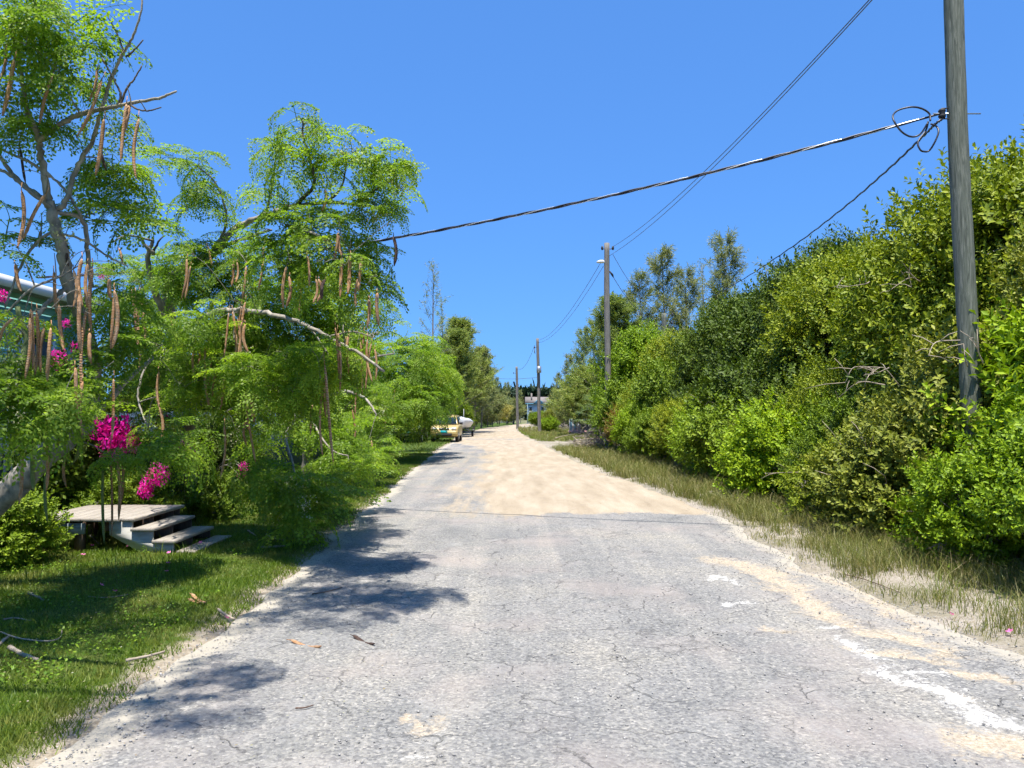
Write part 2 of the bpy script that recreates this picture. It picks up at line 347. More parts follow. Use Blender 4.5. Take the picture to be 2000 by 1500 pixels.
for sgn, c in ((-1, 0), (1, NC-1)):               # broken edge of the asphalt
    a = np.stack([X[:,c], yrows, Z[:,c]], 1); b = a + np.array((sgn*.03, 0, -.06)); n = len(a); i = np.arange(n-1)
    q = np.stack([i, i+1, n+i+1, n+i], 1); mb.add(np.concatenate([a, b]), q if sgn > 0 else q[:, ::-1])

t = NT('worn_asphalt'); v = t.coord()
at_ = t.n('ShaderNodeAttribute', attribute_name='wear'); sep = t.n('ShaderNodeSeparateColor'); t.l(at_.outputs['Color'], sep.inputs[0])
ae = t.n('ShaderNodeAttribute', attribute_name='edge')
n_big = t.noise(v, .55, 5, .6); n_mid = t.noise(v, 3.2, 6, .65); n_fine = t.noise(v, 34, 5, .75); n_rag = t.noise(v, 9, 8, .75); n_tint = t.noise(v, .8, 3)
vo = t.n('ShaderNodeTexVoronoi'); vo.inputs['Scale'].default_value = 62; t.l(v, vo.inputs['Vector'])
vs = t.n('ShaderNodeSeparateColor'); t.l(vo.outputs['Color'], vs.inputs[0])
asph = t.ramp(n_fine, [(.26, (.085,.082,.076)), (.40, (.196,.191,.180)), (.55, (.25,.243,.23)), (.72, (.325,.314,.294))])
chip = t.ramp(vs.outputs[0], [(.0, (.62,.62,.64)), (.45, (.95,.95,.95)), (.9, (1.12,1.1,1.06)), (1.0, (1.5,1.45,1.38))])
asph = t.mix(1.0, asph, chip, 'MULTIPLY')
asph = t.mix(1.0, asph, t.ramp(n_big, [(.32, (.74,.76,.78)), (.5, (.98,.98,.98)), (.66, (1.18,1.15,1.08))]), 'MULTIPLY')
asph = t.mix(t.ramp(n_tint, [(.5, 0.), (.68, .6)]), asph, (.29,.25,.225))
asph = t.mix(t.ramp(n_mid, [(.55, 0.), (.72, .5)]), asph, (.30,.295,.28))
wt = t.noise(t.coord((1.5, .05, 1)), 1.6, 5, .6)                       # wheel-track wear along the road
asph = t.mix(1.0, asph, t.ramp(wt, [(.34, (.86,.87,.88)), (.5, (1,1,1)), (.64, (1.16,1.14,1.10))]), 'MULTIPLY')
# hairline cracks
vd = t.n('ShaderNodeTexVoronoi', feature='DISTANCE_TO_EDGE'); vd.inputs['Scale'].default_value = 1.15
dv = t.n('ShaderNodeVectorMath', operation='ADD'); nz = t.n('ShaderNodeTexNoise'); nz.inputs['Scale'].default_value = 4; nz.inputs['Detail'].default_value = 5; t.l(v, nz.inputs['Vector'])
sc_ = t.n('ShaderNodeVectorMath', operation='SCALE'); sc_.inputs['Scale'].default_value = .45; t.l(nz.outputs['Color'], sc_.inputs[0]); t.l(v, dv.inputs[0]); t.l(sc_.outputs[0], dv.inputs[1]); t.l(dv.outputs[0], vd.inputs['Vector'])
crack = t.math('MULTIPLY', t.ramp(vd.outputs['Distance'], [(.0, 1.), (.012, 0.)]), t.ramp(n_mid, [(.42, 0.), (.56, 1.)]))
vd2 = t.n('ShaderNodeTexVoronoi', feature='DISTANCE_TO_EDGE'); vd2.inputs['Scale'].default_value = 9; t.l(dv.outputs[0], vd2.inputs['Vector'])
craze = t.math('MULTIPLY', t.ramp(vd2.outputs['Distance'], [(.0, 1.), (.07, 0.)]), t.ramp(n_big, [(.45, 0.), (.62, .75)]))
asph = t.mix(t.math('MULTIPLY', t.math('MAXIMUM', crack, craze), .5), asph, (.07,.068,.065))
n_sand = t.noise(v, 46, 5, .75)
sand = t.ramp(n_sand, [(.3, (.22,.175,.12)), (.5, (.38,.315,.23)), (.68, (.5,.44,.35))])
dirtc = t.ramp(t.math('ADD', t.math('MULTIPLY', n_sand, .5), t.math('MULTIPLY', t.noise(t.coord((1, .16, 1)), 2.6, 5), .5)), [(.34, (.24,.19,.13)), (.5, (.335,.275,.195)), (.64, (.42,.36,.275))])
wht = t.ramp(n_sand, [(.3, (.30,.285,.25)), (.5, (.50,.485,.45)), (.7, (.60,.585,.55))])
def msk(sock, amt, lo, hi, nz_): return t.ramp(t.math('ADD', sock, t.math('MULTIPLY', t.math('SUBTRACT', nz_, .5), amt)), [(lo, 0.), (hi, 1.)])
col = t.mix(msk(ae.outputs['Fac'], 1.2, .42, .72, n_rag), asph, (.36,.325,.265))
n_str = t.math('ADD', t.math('MULTIPLY', t.noise(t.coord((1, .12, 1)), 3.2, 6, .7), .6), t.math('MULTIPLY', n_rag, .4))
col = t.mix(msk(sep.outputs[2], 2.6, .34, .74, n_str), col, dirtc)
n_brk = t.math('ADD', t.math('MULTIPLY', n_rag, .5), t.math('MULTIPLY', t.noise(v, 30, 6, .75, .8), .5))
col = t.mix(msk(sep.outputs[0], 4.5, .45, 1.0, n_brk), col, sand)
col = t.mix(msk(sep.outputs[1], 6.0, .55, 1.0, n_brk), col, wht)
t.base(col)
h = t.math('ADD', t.math('MULTIPLY', n_fine, .7), t.math('MULTIPLY', vo.outputs['Distance'], -.5)); h = t.math('ADD', h, t.math('MULTIPLY', n_sand, .4)); h = t.math('SUBTRACT', h, t.math('MULTIPLY', crack, 1.0))
t.bump(h, .9, .012); t.set(.9, 0, .25)
road = struct('road', mb, t.m, True)
def fattr(o, name, arr, color=False):
    a = o.data.attributes.new(name, 'FLOAT_COLOR' if color else 'FLOAT', 'POINT')
    a.data.foreach_set('color' if color else 'value', arr.astype(np.float32).ravel())
nv = len(road.data.vertices); ng = X.size
wc = np.zeros((nv, 4)); wc[:ng,0] = beige.ravel(); wc[:ng,1] = white.ravel(); wc[:ng,2] = dirt.ravel(); wc[:,3] = 1
ed = np.ones(nv); ed[:ng] = edge.ravel()
fattr(road, 'wear', wc, True); fattr(road, 'edge', ed)

# ground sheet to the horizon
t = NT('far_ground'); v = t.coord(); t.base(t.ramp(t.noise(v, .08, 5), [(.35, (.10,.12,.05)), (.6, (.17,.16,.09))])); t.set(.95, 0, .1)
mb = MB(); mb.add([(-2500,-300,-.16),(2500,-300,-.16),(2500,4500,-.16),(-2500,4500,-.16)], [(0,1,2,3)]); struct('ground', mb, t.m)

def side_sheet(name, mat, side):
    yy = np.concatenate([np.arange(-6, 14, .16), np.arange(14, 40, .4), np.arange(40, 170, 2.)]); n = 46
    e = ledge(yy) if side < 0 else redge(yy)
    off = np.concatenate([[-.25, -.06, .02], np.linspace(.1, 4.5, 32)**1.0, np.linspace(5, 40, 11)])[:n]
    Xs = e[:, None] + side*off[None, :]; Ys = np.repeat(yy[:, None], len(off), 1)
    h = np.where(off < 0, -.07, np.clip(off/.6, 0, 1)*.035 - .022)[None, :] + .035*np.clip(off/.5,0,1)[None,:]*(fbm(Xs, Ys, .7, 60+side)-.5) + .12*np.clip((off-2)/8, 0, 1)[None,:]*(fbm(Xs, Ys, 3, 70)-.3)
    ix = np.arange(Xs.size).reshape(Xs.shape)
    F = np.stack([ix[:-1,:-1].ravel(), ix[:-1,1:].ravel(), ix[1:,1:].ravel(), ix[1:,:-1].ravel()], 1)
    if side < 0: F = F[:, ::-1]
    mb = MB(); mb.add(np.stack([Xs.ravel(), Ys.ravel(), h.ravel()], 1), F); o = struct(name, mb, mat, True)
    fattr(o, 'edge', np.repeat(np.clip(off/.5, 0, 1)[None,:], len(yy), 0)); return o
t = NT('lawn_soil'); v = t.coord(); ae = t.n('ShaderNodeAttribute', attribute_name='edge')
n1 = t.noise(v, 1.4, 6, .65); n2 = t.noise(v, 26, 5, .7)
c = t.ramp(t.math('ADD', t.math('MULTIPLY', n1, .6), t.math('MULTIPLY', n2, .4)), [(.36, (.035,.07,.012)), (.5, (.06,.10,.016)), (.62, (.12,.13,.04))])
sd = t.ramp(n2, [(.3, (.2,.16,.11)), (.6, (.36,.31,.24))])
c = t.mix(t.ramp(t.math('ADD', ae.outputs['Fac'], t.math('MULTIPLY', t.math('SUBTRACT', t.noise(v, 5, 6), .5), 1.2)), [(.25, 1.), (.6, 0.)]), c, sd)
t.base(c); t.bump(n2, .8, .03); side_sheet('lawn', t.set(.95, 0, .1), -1)
t = NT('verge_soil'); v = t.coord(); ae = t.n('ShaderNodeAttribute', attribute_name='edge')
n1 = t.noise(v, 1.1, 6, .65); n2 = t.noise(v, 40, 5, .75)
sd = t.ramp(n2, [(.3, (.19,.155,.12)), (.5, (.34,.295,.24)), (.7, (.43,.395,.34))])
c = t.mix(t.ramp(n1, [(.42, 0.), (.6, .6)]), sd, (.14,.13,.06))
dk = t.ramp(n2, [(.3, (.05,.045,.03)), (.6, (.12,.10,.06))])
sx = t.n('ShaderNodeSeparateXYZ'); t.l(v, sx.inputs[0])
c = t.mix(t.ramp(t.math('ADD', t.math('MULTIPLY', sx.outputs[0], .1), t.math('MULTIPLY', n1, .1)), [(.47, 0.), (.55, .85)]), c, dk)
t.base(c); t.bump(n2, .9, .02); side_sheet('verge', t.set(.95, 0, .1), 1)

def blades(pos, h, wd, lean, seg=1):
    n = len(pos); a = rng.uniform(0, 2*np.pi, n); d = np.stack([np.cos(a), np.sin(a), 0*a], 1); la = rng.uniform(0, 2*np.pi, n)
    ld = np.stack([np.cos(la), np.sin(la), 0*la], 1)*(lean*h)[:, None]; up = np.zeros((n, 3)); up[:, 2] = h
    if seg == 1:
        V = np.stack([pos-d*wd[:,None]/2, pos+d*wd[:,None]/2, pos+ld+up], 1).reshape(-1, 3); i = np.arange(n)*3
        return V, np.stack([i, i+1, i+2], 1)
    m = pos + ld*.28 + up*.6
    V = np.stack([pos-d*wd[:,None]/2, pos+d*wd[:,None]/2, m+d*wd[:,None]*.4, m-d*wd[:,None]*.4, pos+ld+up*.92], 1).reshape(-1, 3); i = np.arange(n)*5
    return V, [np.stack([i, i+1, i+2, i+3], 1), np.stack([i+3, i+2, i+4], 1)]
def scatter(n, y0, y1, power=1.0):       # denser close to the road's near end
    u = rng.uniform(0, 1, n)**power; return y0 + (y1-y0)*u

# lawn grass
n = 330000; y = scatter(n, 2.6, 32, 2.1); off = rng.uniform(-.03, 1, n)**1.15*(4.2 + 0*y); x = ledge(y) - np.abs(off)
keep = (rng.uniform(0, 1, n) < np.clip(off*3.0 + (fbm(x, y, .5, 3)-.45)*1.6, 0.02, 1)) & (x > -.72*y - .6)
x, y, off = x[keep], y[keep], off[keep]; clump = fbm(x, y, .45, 30)
hh = (.018 + .05*clump*rng.uniform(.4, 1.3, len(x)))*(1+.5*(off > 2.2)); z = -.012 + .02*np.clip(off/.6, 0, 1)
V, F = blades(np.stack([x, y, z], 1), hh, .0035 + .0006*y + .002*rng.uniform(0,1,len(x)), rng.uniform(.2, 1.0, len(x)))
mb = MB(); mb.add(V, F); o = stuff(link('lawn_grass', mb.mesh('lawn_grass', M['grass']))); tag(o, 'short green grass covering the lawn left of the road', 'grass')
# taller blades round the steps and along the fence, weeds with round leaves
n = 9000; y = rng.uniform(7.2, 24, n); x = ledge(y) - rng.uniform(1.0, 4.2, n); k = fbm(x, y, .9, 44) > .52; x, y = x[k], y[k]
V, F = blades(np.stack([x, y, x*0+.0], 1), rng.uniform(.1, .28, len(x)), rng.uniform(.005, .009, len(x)), rng.uniform(.1, .6, len(x)), 2)
mb = MB(); mb.add(V, F[0]); mb.F.append(F[1]); o = stuff(link('tall_grass', mb.mesh('tall_grass', M['grass']))); tag(o, 'taller grass tufts near the steps and fence', 'grass')
def leafquads(pos, size, tilt=.5):
    n = len(pos); a = rng.uniform(0, 2*np.pi, n); d = np.stack([np.cos(a), np.sin(a), rng.normal(0, tilt, n)], 1); s = np.stack([-np.sin(a), np.cos(a), rng.normal(0, tilt, n)], 1)
    sz = size[:, None]; V = np.stack([pos, pos+d*sz*.5+s*sz*.34, pos+d*sz, pos+d*sz*.5-s*sz*.34], 1).reshape(-1, 3); i = np.arange(n)*4
    return V, np.stack([i, i+1, i+2, i+3], 1)
n = 26000; y = scatter(n, 4.5, 22, 1.4); x = ledge(y) - .35 - rng.uniform(0, 3.9, n); k = (fbm(x, y, .6, 52) > .5) & (x > -.72*y-.5); x, y = x[k], y[k]
V, F = leafquads(np.stack([x, y, rng.uniform(.03, .09, len(x))], 1), rng.uniform(.014, .03, len(x)), .35)
mb = MB(); mb.add(V, F); o = stuff(link('lawn_weeds', mb.mesh('lawn_weeds', M['clover']))); tag(o, 'low yellow-green weed leaves growing through the lawn', 'weeds')
n = 1500; y = scatter(n, 3.2, 12, 1.2); x = ledge(y) + rng.uniform(-3.6, 1.5, n); k = x > -.72*y-.5; x, y = x[k], y[k]; onr = x > ledge(y)
V, F = leafquads(np.stack([x, y, np.where(onr, .014, .055)], 1), rng.uniform(.008, .02, len(x)), .1)
mb = MB(); mb.add(V, F); o = stuff(link('leaf_litter', mb.mesh('leaf_litter', M['litter']))); tag(o, 'scattered pale fallen leaflets on lawn and shaded asphalt', 'litter')

# verge grass, right
def tufts(nt_, y0, y1, o0, o1, per, hr, seed, pw=1.5, thr=.4, drive=True):
    y = scatter(nt_, y0, y1, pw); off = rng.uniform(o0, o1, nt_); x = redge(y) + off; k = fbm(x, y, 1.0, seed) + .10*(off-.4) > thr
    if drive: k &= ~((y > 38) & (y < 46.5))
    x, y = x[k], y[k]; m = len(x); X_ = np.repeat(x, per) + rng.normal(0, .075, m*per); Y_ = np.repeat(y, per) + rng.normal(0, .075, m*per)
    H = np.repeat(rng.uniform(*hr, m), per)*rng.uniform(.5, 1.1, m*per)
    return blades(np.stack([X_, Y_, X_*0 - .01], 1), H, rng.uniform(.002, .0045, m*per) + .0003*Y_, rng.uniform(.1, 1.25, m*per), 2)
mb = MB()
for a in ((1900, 3.5, 15, .3, 2.8, 20, (.09, .40), 80, 1.2, .45), (1700, 14, 38, .2, 2.8, 18, (.10, .45), 81, 1.2, .40), (900, 3.2, 16, .05, .9, 8, (.04, .13), 82, 1.2, .52), (900, 46.5, 100, .2, 7, 12, (.15, .5), 83, 1.3, .3)):
    V, F = tufts(*a); b0 = mb.n; mb.add(V, F[0]); mb.F.append(F[1] + b0)
o = stuff(link('verge_grass', mb.mesh('verge_grass', M['dry_grass']))); tag(o, 'dry olive and straw grass along the right verge', 'grass')
V, F = tufts(800, 3.4, 38, .35, 2.6, 15, (.06, .24), 90, 1.3, .50); mb = MB(); mb.add(V, F[0]); mb.F.append(F[1])
o = stuff(link('green_verge_grass', mb.mesh('green_verge_grass', M['grass']))); tag(o, 'fresh green grass tufts mixed into the right verge', 'grass')
V, F = tufts(2600, 46.8, 80, .1, 9, 10, (.08, .25), 91, 1.0, .2); mb = MB(); mb.add(V, F[0]); mb.F.append(F[1])
o = stuff(link('island_grass', mb.mesh('island_grass', M['grass']))); tag(o, 'green grass patch beyond the sandy side drive', 'grass')
n = 9000; y = scatter(n, 32, 62, 1.); x = ledge(y) - rng.uniform(.1, 5, n)
V, F = blades(np.stack([x, y, x*0], 1), rng.uniform(.05, .14, n), rng.uniform(.02, .035, n), rng.uniform(.2, .8, n)); mb = MB(); mb.add(V, F)
o = stuff(link('parking_grass', mb.mesh('parking_grass', M['grass']))); tag(o, 'grass strip beside the road in front of the parked vehicles', 'grass')

# loose stones
oct_ = np.array([(1,0,0),(0,1,0),(-1,0,0),(0,-1,0),(0,0,.7),(0,0,-.7)], float); of = np.array([(0,1,4),(1,2,4),(2,3,4),(3,0,4),(1,0,5),(2,1,5),(3,2,5),(0,3,5)])
def stones(x, y, z, r):
    n = len(x); V = oct_[None]*r[:,None,None]*rng.uniform(.6, 1.35, (n, 6, 3)) + np.stack([x, y, z], 1)[:,None,:]
    return V.reshape(-1, 3), (of[None] + (np.arange(n)*6)[:,None,None]).reshape(-1, 3)
y = np.concatenate([scatter(5200, 3.2, 18, 1.2), scatter(1500, 3.2, 9, 1.1), scatter(1400, 3, 12, 1.2)])
x = np.concatenate([redge(y[:5200]) + rng.uniform(-.35, .7, 5200), rng.uniform(-2, 3.2, 1500), ledge(y[6700:]) + rng.uniform(-.12, .3, 1400)])
V, F = stones(x, y, np.where((x > ledge(y)) & (x < redge(y)), .004, -.006), rng.uniform(.003, .009, len(x))*np.where(rng.uniform(0,1,len(x)) > .985, 1.8, 1)); mb = MB(); mb.add(V, F)
o = stuff(link('loose_gravel', mb.mesh('loose_gravel', M['pebble']))); tag(o, 'loose limestone gravel along the road edges', 'gravel')
# ================================================================== BUILDINGS, FENCE, DECK
# turquoise house behind the fence
hs_ = thing('house', 'turquoise painted house with pale eave behind the blue fence', 'house', (-13, 13.4, 0))
mb = MB(); mb.box((-13.4, 13.3, 1.95), (7.2, 8.0, 4.1)); part('wall', mb, M['turq'], hs_)
for k in range(20):                                             # lap siding on the side that faces the road
    mb = MB(); mb.box((-9.79, 13.3, .2+k*.2), (.03, 8.02, .17), np.array(Matrix.Rotation(R(-4), 3, 'Y'))); part('siding_board', mb, M['turq'], hs_)
mb = MB(); e = 4.12
mb.add([(-9.2,8.7,e),(-9.2,17.9,e),(-17.6,17.9,e),(-17.6,8.7,e),(-13.4,12,5.2),(-13.4,14.6,5.2),(-9.2,8.7,e-.1),(-9.2,17.9,e-.1),(-17.6,17.9,e-.1),(-17.6,8.7,e-.1)],
       [(0,1,5,4),(1,2,5),(2,3,4,5),(3,0,4),(9,8,7,6)]); rf = part('roof', mb, M['roofwhite'], hs_)
mb = MB(); mb.box((-9.18, 13.3, e-.07), (.04, 9.24, .2)); part('fascia', mb, M['white'], rf)
for yy in (11.2, 15.5):
    mb = MB(); mb.box((-9.77, yy, 2.7), (.06, .95, 1.25)); wn = part('window', mb, M['glass'], hs_)
    for (dy, dz, sy, sz) in ((-.52, 0, .09, 1.43), (.52, 0, .09, 1.43), (0, .67, .95, .09), (0, -.67, .95, .09)):
        mb = MB(); mb.box((-9.75, yy+dy, 2.7+dz), (.08, sy, sz)); part('frame', mb, M['white'], wn)

# plank fence
fn = thing('fence', 'slate blue vertical plank fence behind the flowering trees', 'fence', (-6.6, 17, 0))
pm = [None]*3
for k in range(3):
    mb = MB(); hgt = 1.62 + .02*k; mb.box((0, 0, hgt/2), (.022, .138, hgt)); pm[k] = mb.mesh('plank', M['fence'])
yy = 7.0; k = 0
while yy < 28.5:
    o = link('plank', pm[k % 3], fn, Vector((random.uniform(-.006, .006), yy - 17, .02))); o.rotation_euler = (random.gauss(0, .006), 0, random.gauss(0, .01)); yy += .146; k += 1
for zz in (.35, 1.3):
    mb = MB(); mb.box((-6.635, 17.7, zz), (.045, 21.4, .09)); part('rail', mb, M['fence'], fn)
for yy in np.arange(7.2, 28.5, 2.4):
    mb = MB(); mb.box((-6.7, yy, .8), (.09, .09, 1.6)); part('post', mb, M['fence'], fn)

# deck with steps
dk = thing('garden_deck', 'weathered wooden platform with three steps and a ground board', 'deck', (-4.9, 9.4, 0))
Y0, Y1 = 8.8, 10.15; ZT = .415
nb = 8; x0 = -5.62; bw = (-4.36 - x0)/nb
for i in range(nb):
    mb = MB(); mb.bbox((x0 + bw*(i+.5), (Y0+Y1)/2 + random.uniform(-.012, .012), ZT-.019), (bw-.008, Y1-Y0, .038), .004)
    part('board', mb, M['deck'], dk)
mb = MB(); mb.box((-5.24, Y0+.06, .29), (.56, .035, .125)); part('fascia_board', mb, M['fascia'], dk)
mb = MB(); mb.box((-5.0, Y1-.06, .3), (1.2, .035, .14)); part('fascia_board', mb, M['under'], dk)
for (px_, py_) in ((-5.5, Y0+.13), (-5.05, Y0+.13), (-5.5, Y1-.13), (-4.7, Y1-.13)):
    mb = MB(); mb.box((px_, py_, .18), (.085, .085, .4)); part('post', mb, M['under'], dk)
for q in (-5.3, -4.75):
    mb = MB(); mb.box((q, (Y0+Y1)/2, .31), (.04, Y1-Y0-.2, .12)); part('joist', mb, M['under'], dk)
TR = [(-4.13, .305), (-3.88, .165)]
def stringer(yc, m):
    pts = [(-4.66, .375), (-4.40, .375), (-4.40, .266), (-4.16, .266), (-4.16, .126), (-3.92, .126), (-3.92, -.02), (-4.22, -.02), (-4.66, .225)]
    n = len(pts); V = [(x, yc-.018, z) for x, z in pts] + [(x, yc+.018, z) for x, z in pts]
    mb = MB(); mb.add(V, [tuple(range(n)), tuple(range(2*n-1, n-1, -1))] + [(i, n+i, n+(i+1) % n, (i+1) % n) for i in range(n)]); return part('stringer', mb, m, dk)
stringer(Y0+.05, M['stringer']); stringer((Y0+9.92)/2, M['under']); stringer(9.90, M['under'])
for k, (xf, zt) in enumerate(TR):
    mb = MB(); mb.bbox((xf-.135, (Y0+9.93)/2, zt-.019), (.27, 9.93-Y0+.02, .038), .004); part('tread', mb, M['deck'], dk)
mb = MB(); mb.bbox((-3.76, 9.38, .025), (.22, 1.15, .036), .004); b_ = part('ground_board', mb, M['deck'], dk)

# ================================================================== UTILITY POLES AND CABLES
def pole(label, base, top_dx, top_dy, h, r0, r1, mat, extra=None, below=.25):
    p = thing('utility_pole', label, 'utility pole', base, 'utility poles along the road'); n = 26; pts = []; rad = []
    for i in range(n):
        t_ = i/(n-1); z = -below + t_*(h+below); w_ = .012*math.sin(t_*9+base[0]) ; pts.append((base[0]+top_dx*t_+w_, base[1]+top_dy*t_, z)); rad.append((r0+(r1-r0)*t_)*(1+.02*math.sin(i*2.3)))
    mb = MB(); mb.tube(pts, rad, 18); part('shaft', mb, mat, p, True); return p
# nearest pole: 9 m away
_pb, _pt = at(1898, 850, 9.0), at(1862, 0, 9.0); _sl = (_pt.x-_pb.x)/(_pt.z-_pb.z); A = Vector((_pb.x - _sl*_pb.z, 9.0, 0)); LEAN = _sl*8.2; ATT = at(1850, 222, 9.0)
pA = pole('thick greenish weathered utility pole close by at the right hedge', A, LEAN, 0, 8.2, .117, .104, M['pole_green'])
cx = A.x + LEAN*ATT.z/8.2
mb = MB(); mb.tube([(cx-.30, 9.0, ATT.z), (cx+.27, 9.0, ATT.z)], .009, 8); part('through_bolt', mb, M['metal'], pA)
mb = MB(); x_ = cx-.135
mb.tube([(x_+.05, 9, ATT.z+.065), (x_-.06, 9, ATT.z+.065), (x_-.085, 9, ATT.z+.04)], .008, 6); mb.tube([(x_+.05, 9, ATT.z-.065), (x_-.085, 9, ATT.z-.06)], .008, 6); mb.tube([(x_+.04, 9, ATT.z-.075), (x_+.04, 9, ATT.z+.075)], .01, 6)
part('clevis', mb, M['darkmetal'], pA)
mb = MB(); mb.tube([(x_-.06, 9, ATT.z+q) for q in (-.055, -.04, -.025, 0, .025, .04, .055)], [.03, .042, .042, .028, .042, .042, .03], 12); part('spool_insulator', mb, M['black'], pA, True)
SP = Vector((x_-.07, 8.99, ATT.z))
for zz in (1.55, 1.28):
    mb = MB(); 
    mb.tube([(A.x+.122*math.cos(q)+_sl*zz, 9+.122*math.sin(q), zz+.01*math.sin(q)) for q in np.linspace(0, 6.283, 20)], .004, 4); part('wire_band', mb, M['metal'], pA)
# second pole, 33 m
B = Vector((4.18, 33, 0)); BT = at(1185, 475, 33)
pB = pole('tall grey utility pole with lamp arm rising out of the hedge', B, BT.x-B.x, 0, BT.z, .15, .115, M['pole_grey'])
def on(pbase, ptop, z): t_ = z/ptop.z; return pbase.x + (ptop.x-pbase.x)*t_
def insul(p, x, y, z, s, L=.3, name='insulator_bracket', m='darkmetal'):
    mb = MB(); mb.tube([(x, y, z), (x+s*L, y, z)], .02, 6); mb.tube([(x+s*L, y, z-.05), (x+s*L, y, z), (x+s*L, y, z+.1), (x+s*L, y, z+.13)], [.03, .055, .05, .02], 8); part(name, mb, M[m], p)
zb = at(1190, 484, 33).z; insul(pB, on(B, BT, zb), 33, zb-.05, 1, .27); insul(pB, on(B, BT, zb), 33, zb-.05, -1, .2)
zl = at(1175, 513, 33).z; xl = on(B, BT, zl)
mb = MB(); mb.tube([(xl, 32.98, zl-.05), (xl-.2, 32.9, zl+.02)], .025, 8); ar = part('lamp_arm', mb, M['metal'], pB)
mb = MB(); secs = []
for (dx, w_, h0, h1) in ((-.12, .05, -.03, .06), (-.2, .11, -.05, .1), (-.34, .13, -.05, .09), (-.46, .08, -.04, .03)):
    secs.append([(xl+dx, 32.88+w_*math.cos(q), zl + (h1 if math.sin(q) > 0 else -h0)*math.sin(q)) for q in np.linspace(0, 6.283, 12, endpoint=False)])
mb.loft(secs); part('lamp_head', mb, M['white'], ar, True)
mb = MB(); zc = at(1195, 530, 33).z; mb.tube([(on(B,BT,zc)+.12, 33, zc), (on(B,BT,zc)+.24, 33.05, zc-.14), (on(B,BT,zc)+.3, 33.1, zc-.25)], [.03, .05, .02], 8); part('cable_clamp', mb, M['black'], pB)
# third pole, 72 m
C = g(1054, 845); CT = at(1050, 661, C.y)
pC = pole('dark utility pole with grey transformer can on the grass island', C, CT.x-C.x, 0, CT.z, .17, .13, M['pole_grey'])
z1 = at(1050, 722, C.y).z; x1 = on(C, CT, z1)
mb = MB(); mb.tube([(x1+.05, C.y-.33, z1-.32), (x1+.05, C.y-.33, z1-.3), (x1+.05, C.y-.33, z1+.28), (x1+.05, C.y-.33, z1+.3)], [.2, .23, .23, .18], 16); tr = part('transformer', mb, M['metal'], pC)
mb = MB(); mb.tube([(x1-.02, C.y-.33, z1+.3), (x1-.02, C.y-.33, z1+.52)], [.05, .03], 8); part('bushing', mb, M['darkmetal'], tr)
mb = MB(); mb.box((x1+.03, C.y-.1, z1+.15), (.1, .3, .08)); part('bracket', mb, M['metal'], tr)
z2 = at(1045, 679, C.y).z; insul(pC, on(C, CT, z2), C.y, z2, -1, .32)
mb = MB(); mb.tube([(on(C,CT,z2)-.32, C.y, z2), (on(C,CT,z2)-.3, C.y, z2-.45), (on(C,CT,z2)-.26, C.y-.1, z2-.6)], [.012, .05, .012], 6); part('fuse_cutout', mb, M['darkmetal'], pC)
# fourth pole, far
D = g(1011, 837); DT = at(1009, 716, D.y)
pD = pole('farthest thin grey utility pole where the road bends', D, DT.x-D.x, 0, DT.z, .19, .14, M['pole_grey'])
z3 = at(1009, 729, D.y).z; insul(pD, on(D, DT, z3), D.y, z3, -1, .4)
# fifth pole among the casuarinas
E = Vector((9.0, 45, 0)); ET = at(1297, 612, 45)
pE = pole('pale green pole half hidden among the wispy trees', (ET.x, 45, 0), 0, 0, ET.z, .17, .14, M['pole_green'])
insul(pE, ET.x, 45, ET.z-.1, 1, .5); insul(pE, ET.x, 45, ET.z-.6, 1, .45)

def span(a, b, sag, n=40): return [a.lerp(b, i/n) - Vector((0, 0, sag*4*(i/n)*(1-i/n))) for i in range(n+1)]
def wire(label, pts, r, m='wire', name='overhead_wire'):
    o = thing(name, label, 'cable', pts[0], 'overhead cables'); mb = MB(); mb.tube(pts, r, 6); part('conductor', mb, M[m], o); return o
# twisted service drop from the near pole to the house
pts = span(SP, Vector((-9.2, 14.6, 4.28)), .40, 300)
o = thing('service_cable', 'thick twisted black and silver cable crossing high over the road', 'cable', SP, 'overhead cables')
for k, (m, r_) in enumerate((('bare', .0062), ('cable', .0118), ('cable', .0118))):
    mb = MB(); q = []
    for i, p in enumerate(pts):
        a_ = i*.62*.55 + k*2.094; amp = .0125*min(1, i/14); q.append(p + Vector((.25*math.cos(a_), math.cos(a_)*.9, math.sin(a_)))*amp)
    mb.tube(q, r_, 5); part('strand', mb, M[m], o)
def loop(name, label, px, d, r=.011):
    P = catmull([at(x, y, d+.03*math.sin(i*1.7)) for i, (x, y) in enumerate(px)], 8); o = thing(name, label, 'cable', P[0]); mb = MB(); mb.tube(P, r, 6); part('conductor', mb, M['cable'], o, True); return o
loop('cable_loop', 'black slack cable loop left of the near pole bracket', [(1817,236),(1815,222),(1800,212),(1780,209),(1755,215),(1744,226),(1748,240),(1762,258),(1780,267),(1797,262),(1812,240)], 9.0)
loop('cable_loop', 'smaller black cable loop hanging under the near pole bracket', [(1813,237),(1808,255),(1793,277),(1797,292),(1805,296),(1815,294),(1826,277),(1833,258),(1829,247),(1818,242)], 8.97)
